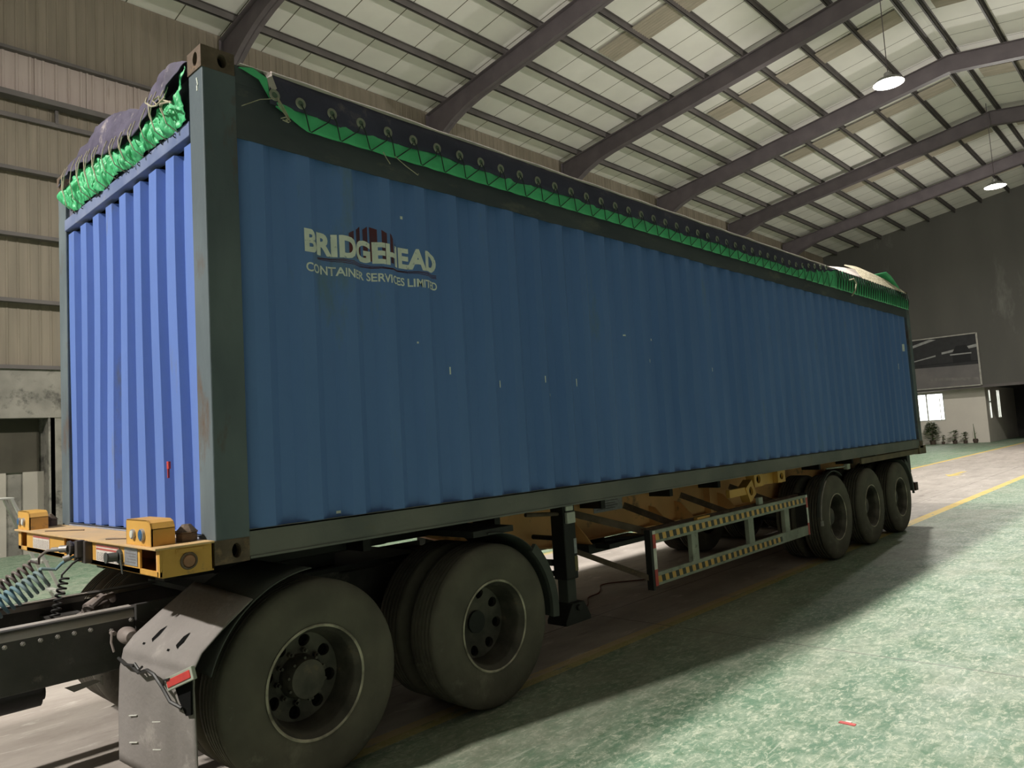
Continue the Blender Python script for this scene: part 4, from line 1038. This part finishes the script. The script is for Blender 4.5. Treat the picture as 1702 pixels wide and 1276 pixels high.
# rear wheel hoops, rear bolster, bumper
m = MB(); arc(m, 8.12, -.69, .575, .585, 175, 60, .02, .05); arc(m, 10.78, -.69, .57, .58, 75, 5, -.0, .58); arc(m, 10.78, -.69, .575, .64, 60, 0, -.01, .01); m.build('mudguard', M_darkplastic, tl, smooth=True)
m = MB(); m.tube([(8.12 + .58 * math.cos(math.radians(a)), .0, -.69 + .58 * math.sin(math.radians(a))) for a in range(178, 118, -6)], .008, 6); m.cyl((7.55, 0, -.74), (7.55, 0, -.68), .02, 8); m.build('guard_wire', M_bolt, tl, smooth=True)
m = MB(); m.box(11.95, 12.34, 0, WID, -.10, .04); m.box(9.2, 11.95, .02, .05, -.09, -.01); m.build('rear_bolster', mat('grimy_bolster', (.20, .15, .09), .7, col2=(.12, .09, .06)), tl, bevel=.004)
m = MB(); m.box(11.3, 11.45, .02, .5, -.36, -.09); m.build('tool_box', M_black, tl)
m = MB(); m.box(11.72, 11.86, .05, WID - .05, -.68, -.55); m.box(11.74, 11.82, .6, .7, -.56, -.1); m.box(11.74, 11.82, 1.7, 1.8, -.56, -.1); m.build('underrun_bumper', mat('dark_red_bumper', (.06, .018, .012), .6), tl, bevel=.004)

# ================================================================== HOSES
def coil(pts, r, turns, rad, name, material, label, lead=(), tail=(), seg=14):
    pts = [Vector(p) for p in pts]; path = [Vector(p) for p in lead]; n = turns * seg
    L_ = [0]
    for a, b in zip(pts, pts[1:]): L_.append(L_[-1] + (b - a).length)
    for i in range(n + 1):
        s_ = L_[-1] * i / n; k = 0
        while k < len(pts) - 2 and s_ > L_[k + 1]: k += 1
        t = (s_ - L_[k]) / (L_[k + 1] - L_[k]); c = pts[k].lerp(pts[k + 1], t); d = (pts[k + 1] - pts[k]).normalized()
        a = d.cross(Vector((0, 1, .2))).normalized(); b = d.cross(a); th = 2 * PI * i / seg
        path.append(c + (a * math.cos(th) + b * math.sin(th)) * r)
    path += [Vector(p) for p in tail]
    m = MB(); m.tube(path, rad, 8); o = m.build(name, material, None, smooth=True); tag(o, label, 'hose'); return o
coil([(-1.15, 1.1, -.34), (-.9, 1.1, -.29), (-.66, 1.1, -.185), (-.44, 1.1, -.06)], .050, 25, .0085, 'air_hose', M_hoseblue, 'blue coiled air hose running to the yellow front bolster, nearer of the two big coils',
     tail=[(-.40, 1.08, -.03), (-.38, 1.05, .0), (-.35, 1.04, .02), (-.32, 1.04, .03)])
coil([(-1.15, 1.42, -.33), (-.85, 1.42, -.25), (-.63, 1.42, -.16), (-.42, 1.42, -.035)], .040, 25, .0075, 'air_hose', M_hosedark, 'dark brown coiled air hose behind the blue one',
     tail=[(-.40, 1.40, -.02), (-.41, 1.36, .02), (-.40, 1.25, .06), (-.37, 1.12, .075), (-.34, 1.08, .075)])
coil([(-.385, .98, -.07), (-.41, .96, -.14), (-.44, .94, -.24), (-.46, .93, -.30), (-.47, .95, -.37)], .020, 12, .006, 'electric_cable', M_cable, 'thin black spiral cable hanging down from the yellow bolster to the chassis',
     lead=[(-.31, .98, .02), (-.35, .97, .0), (-.40, .97, -.05), (-.40, .98, -.07)], seg=10)
m = MB(); m.cyl((-.345, 1.06, .075), (-.375, 1.09, .075), .02, 12); m.cyl((-.375, 1.09, .075), (-.40, 1.14, .073), .013, 12); m.cyl((-.34, 1.04, .03), (-.37, 1.05, .02), .018, 12)
o = m.build('hose_coupling', M_bolt, None, smooth=True); tag(o, 'metal hose couplings plugged into the socket of the yellow bolster', 'coupling')
cp = [(4.2, 1.15), (4.5, 1.3), (4.77, 1.5), (5.0, 1.54), (5.21, 1.66), (5.38, 1.78), (5.55, 1.74), (5.8, 1.56), (6.05, 1.46), (6.4, 1.45), (6.8, 1.6), (7.3, 1.62)]
sm = []
for i in range(len(cp) - 1):
    p0 = cp[max(0, i - 1)]; p1 = cp[i]; p2 = cp[i + 1]; p3 = cp[min(len(cp) - 1, i + 2)]
    for k in range(6):
        t = k / 6; sm.append(tuple(.5 * ((2 * p1[a]) + (-p0[a] + p2[a]) * t + (2 * p0[a] - 5 * p1[a] + 4 * p2[a] - p3[a]) * t * t + (-p0[a] + 3 * p1[a] - 3 * p2[a] + p3[a]) * t ** 3) for a in (0, 1)) + (G + .006,))
m = MB(); m.tube(sm, .007, 6)
o = m.build('floor_cord', mat('red_brown_cord', (.16, .05, .04), .6), None, smooth=True); tag(o, 'thin reddish cord lying on the floor under the trailer', 'cord')
m = MB(); m.box(2.80, 2.83, -1.93, -1.84, G, G + .004); m.mi = 1; m.box(2.83, 2.85, -1.90, -1.87, G, G + .005)
o = m.build('paper_scrap', [M_red, M_wtape], None); tag(o, 'small red scrap lying on the green floor', 'litter')
m = MB(); m.prism([(22.2, 2.02), (23.0, 2.30), (22.95, 2.14), (24.2, 2.14), (24.2, 1.98), (22.95, 1.98), (22.8, 1.8)], 'z', G, G + .003)
o = m.build('lane_arrow', mat('lane_yellow', (.66, .5, .14), .6), None); o['kind'] = 'structure'; o.name = 'trim_%d' % TN; TN += 1

# ================================================================== LAMPS
def lamp(x, y, z, first=None, label=''):
    r = root('pendant_lamp', (x, y, z), label, 'lamp', 'high bay lamps hung along the ridge')
    if first is None:
        m = MB(); m.lathe([(.40, .0), (.385, .03), (.31, .11), (.17, .18), (.10, .20), (.10, .30), (.07, .32), (.001, .32)], (x, y, z), 'z', 32); m.build('lamp_shade', M_lampshell, r, smooth=True, solid=.006)
        m = MB(); m.lathe([(.001, -.05), (.2, -.04), (.37, .0)], (x, y, z), 'z', 32); m.build('lens', M_lens, r, smooth=True)
        m = MB(); m.tube([(x, y, z + .31), (x, y, z + .36), (x + .03, y, z + .40), (x, y, z + .44), (x, y, roofz(y) + .03)], .012, 6); m.build('suspension_cord', M_beam, r)
        m = MB(); m.lathe([(.26, .10), (.265, .24), (.26, .25)], (x, y, z), 'z', 24); 
        kids = None
    else:
        for ch in children(first):
            if ch.type == 'LIGHT': continue
            c = ch.copy(); C.objects.link(c); c.parent = r
    ld = bpy.data.lights.new('lamp_light', 'AREA'); ld.shape = 'DISK'; ld.size = .45; ld.energy = LAMP_W * (2.7 if x < 0 else 1); ld.color = (1.0, .965, .88); ld.spread = math.radians(178)
    lo = bpy.data.objects.new('lamp_light', ld); C.objects.link(lo); lo.parent = r; lo.location = (0, 0, -.045)
    pd = bpy.data.lights.new('roof_fill_light', 'POINT'); pd.energy = LAMP_W * .85; pd.shadow_soft_size = .16; pd.color = (1.0, .965, .88)  # added fill point hung below the shade to brighten the roof
    po = bpy.data.objects.new('roof_fill_light', pd); C.objects.link(po); po.parent = r; po.location = (0, 0, -.24)
    return r
l0 = lamp(*LAMPS[2], LAMP_Z, None, 'bright white high bay lamp on a long cord, nearer and higher of the two')
lamp(*LAMPS[3], LAMP_Z, l0, 'bright white high bay lamp farther away, near the dark end wall')
lamp(*LAMPS[1], LAMP_Z, l0, 'high bay lamp hung above the middle of the container'); lamp(*LAMPS[0], LAMP_Z, l0, 'high bay lamp hung ahead of the container')

# ================================================================== LADDER, BILLBOARD, PLANTS
lad = root('step_ladder', (.2, 4.5, G), 'grey aluminium step ladder standing open behind the yellow front bolster', 'ladder')
m = MB(); m.box(-.10, .14, 4.35, 4.65, .268, .285); m.build('top_step', M_ladder, lad, bevel=.003)
for s_, nm in ((1, 'side_rail'), (-1, 'side_rail')):
    for yy_ in (4.36, 4.64):
        m = MB(); xb = .02 + s_ * .10; m.bar((xb, yy_, .27), (xb + s_ * .62, yy_ + (.1 if yy_ > 4.5 else -.1), G + .01), .022, .045, up=(0, 1, 0)); m.build(nm, M_ladder, lad)
for k in range(1, 5):
    t = k / 5; x = .12 + .62 * t; z = .27 + (G - .27) * t; m = MB(); m.box(x - .03, x + .03, 4.36 - .1 * t, 4.64 + .1 * t, z - .01, z + .01); m.build('step', M_ladder, lad)
# billboard
PX = XE - .12
bb = root('billboard', (PX, 7.8, 2.2), 'large framed warehouse photograph on the dark end wall', 'billboard')
BY0, BY1, BZ0, BZ1 = 6.03, 11.6, 2.22, 5.22
m = MB(); m.box(PX, PX + .1, BY0, BY1, BZ0, BZ1); m.build('backing_board', M_fdark, bb)
m = MB()
m.box(PX - .04, PX + .02, BY0 - .06, BY0 + .03, BZ0 - .05, BZ1 + .05); m.box(PX - .04, PX + .02, BY1 - .03, BY1 + .06, BZ0 - .05, BZ1 + .05)
m.box(PX - .04, PX + .02, BY0, BY1, BZ1, BZ1 + .07); m.box(PX - .04, PX + .02, BY0, BY1, BZ0 - .07, BZ0); m.build('frame', mat('billboard_frame', (.42, .40, .36), .6), bb)
m = MB()
def quad(pts, mi): m.mi = mi; m.add([(PX - .002 - .0015 * len(m.f), BY0 + (BY1 - BY0) * a, BZ0 + (BZ1 - BZ0) * b) for a, b in pts], [tuple(range(len(pts)))])
quad([(0, 0), (1, 0), (1, 1), (0, 1)], 0)
quad([(0, 0), (1, 0), (1, .44), (0, .40)], 1)
quad([(0, .80), (0, .74), (.34, .66), (.34, .70)], 2); quad([(.40, .66), (.40, .63), (.62, .56), (.62, .58)], 2)
quad([(.38, .97), (.45, .99), (1, .70), (1, .66)], 2)
quad([(.07, .46), (.24, .46), (.24, .66), (.20, .80), (.10, .80), (.07, .68)], 3); quad([(.06, .62), (.26, .62), (.26, .645), (.06, .645)], 2)
quad([(0, .46), (1, .48), (1, .49), (0, .475)], 3)
quad([(.02, .08), (.5, .15), (.45, .2), (.02, .14)], 4)
m.build('picture', [mat('pic_dark', (.028, .028, .03), .7), mat('pic_floor', (.17, .155, .15), .7, col2=(.13, .12, .12), nscale=1), mat('pic_light', (.34, .34, .33), .7), mat('pic_black', (.01, .01, .012), .7), mat('pic_mid', (.20, .185, .175), .7)], bb)
# plants
def leafy(name, x, y, h, r, n, label, pot=.12, mats=(M_leaf, M_leafy), seed=1, ll=.14, stems=5):
    random.seed(seed)
    p = root(name, (x, y, G), label, 'plant')
    m = MB(); m.lathe([(.001, .0), (pot * .75, .0), (pot, pot * 1.5), (pot * .9, pot * 1.5), (pot * .8, pot * 1.2), (.001, pot * 1.2)], (x, y, G), 'z', 16); m.build('pot', M_pot, p, smooth=True)
    m = MB(); st = MB()
    z0 = G + pot * 1.2
    tips = []
    for k in range(stems):
        a = random.uniform(0, 2 * PI); rr = random.uniform(0, r * .6); tip = Vector((x + rr * math.cos(a), y + rr * math.sin(a), G + h * random.uniform(.7, 1)))
        st.tube([(x, y, z0), Vector((x, y, z0)).lerp(tip, .5) + Vector((0, 0, .03)), tip], .008, 5); tips.append(tip)
    for k in range(n):
        t = random.random() ** .6; a = random.uniform(0, 2 * PI); z = z0 + .05 + (h - pot * 1.2 - .1) * t
        R2 = r * math.sin(max(.15, min(1, 1.1 - t)) * PI * .75) ** .7 * random.uniform(.5, 1)
        c = Vector((x + R2 * math.cos(a), y + R2 * math.sin(a), z)); d = Vector((math.cos(a), math.sin(a), random.uniform(-.3, .7))).normalized(); s_ = d.cross(Vector((0, 0, 1))).normalized() * ll * .28
        m.mi = 1 if random.random() < .25 else 0
        m.add([c - d * ll * .5, c + s_, c + d * ll * .5 + Vector((0, 0, -.02)), c - s_], [(0, 1, 2, 3)])
    m.build('foliage', list(mats), p); st.build('stem', M_pot, p)
PXX = OX - .62
leafy('potted_shrub', PXX, 9.0, 1.42, .5, 420, 'bushy green potted shrub below the lit office window', .18, seed=2, ll=.2, stems=9)
leafy('potted_shrub', PXX, 9.80, .62, .24, 90, 'low grey green plant at the foot of the bushy shrub', .10, seed=3)
leafy('potted_plant', PXX, 8.42, .6, .17, 40, 'small sparse potted plant right of the bushy shrub', .10, seed=4, stems=4)
leafy('potted_plant', PXX, 7.8, .85, .34, 34, 'broad leaved dark plant in a pot, middle of the row by the office wall', .14, seed=5, ll=.3, stems=5)
leafy('potted_plant', PXX, 7.24, .75, .24, 40, 'small leafy potted plant right of the broad leaved one', .12, seed=6, ll=.2, stems=5)
p = root('potted_cactus', (PXX, 6.72, G), 'tall thin spike plant in round pot, rightmost by the office wall', 'plant')
m = MB(); m.lathe([(.001, .0), (.1, .0), (.15, .15), (.13, .25), (.1, .26), (.001, .24)], (PXX, 6.72, G), 'z', 16); m.build('pot', M_pot, p, smooth=True)
m = MB(); m.cyl((PXX, 6.72, G + .2), (PXX, 6.76, G + 1.15), .035, 8, .01); m.cyl((PXX, 6.74, G + .5), (PXX, 6.62, G + .62), .015, 6, .006); m.build('stem', M_leaf, p)
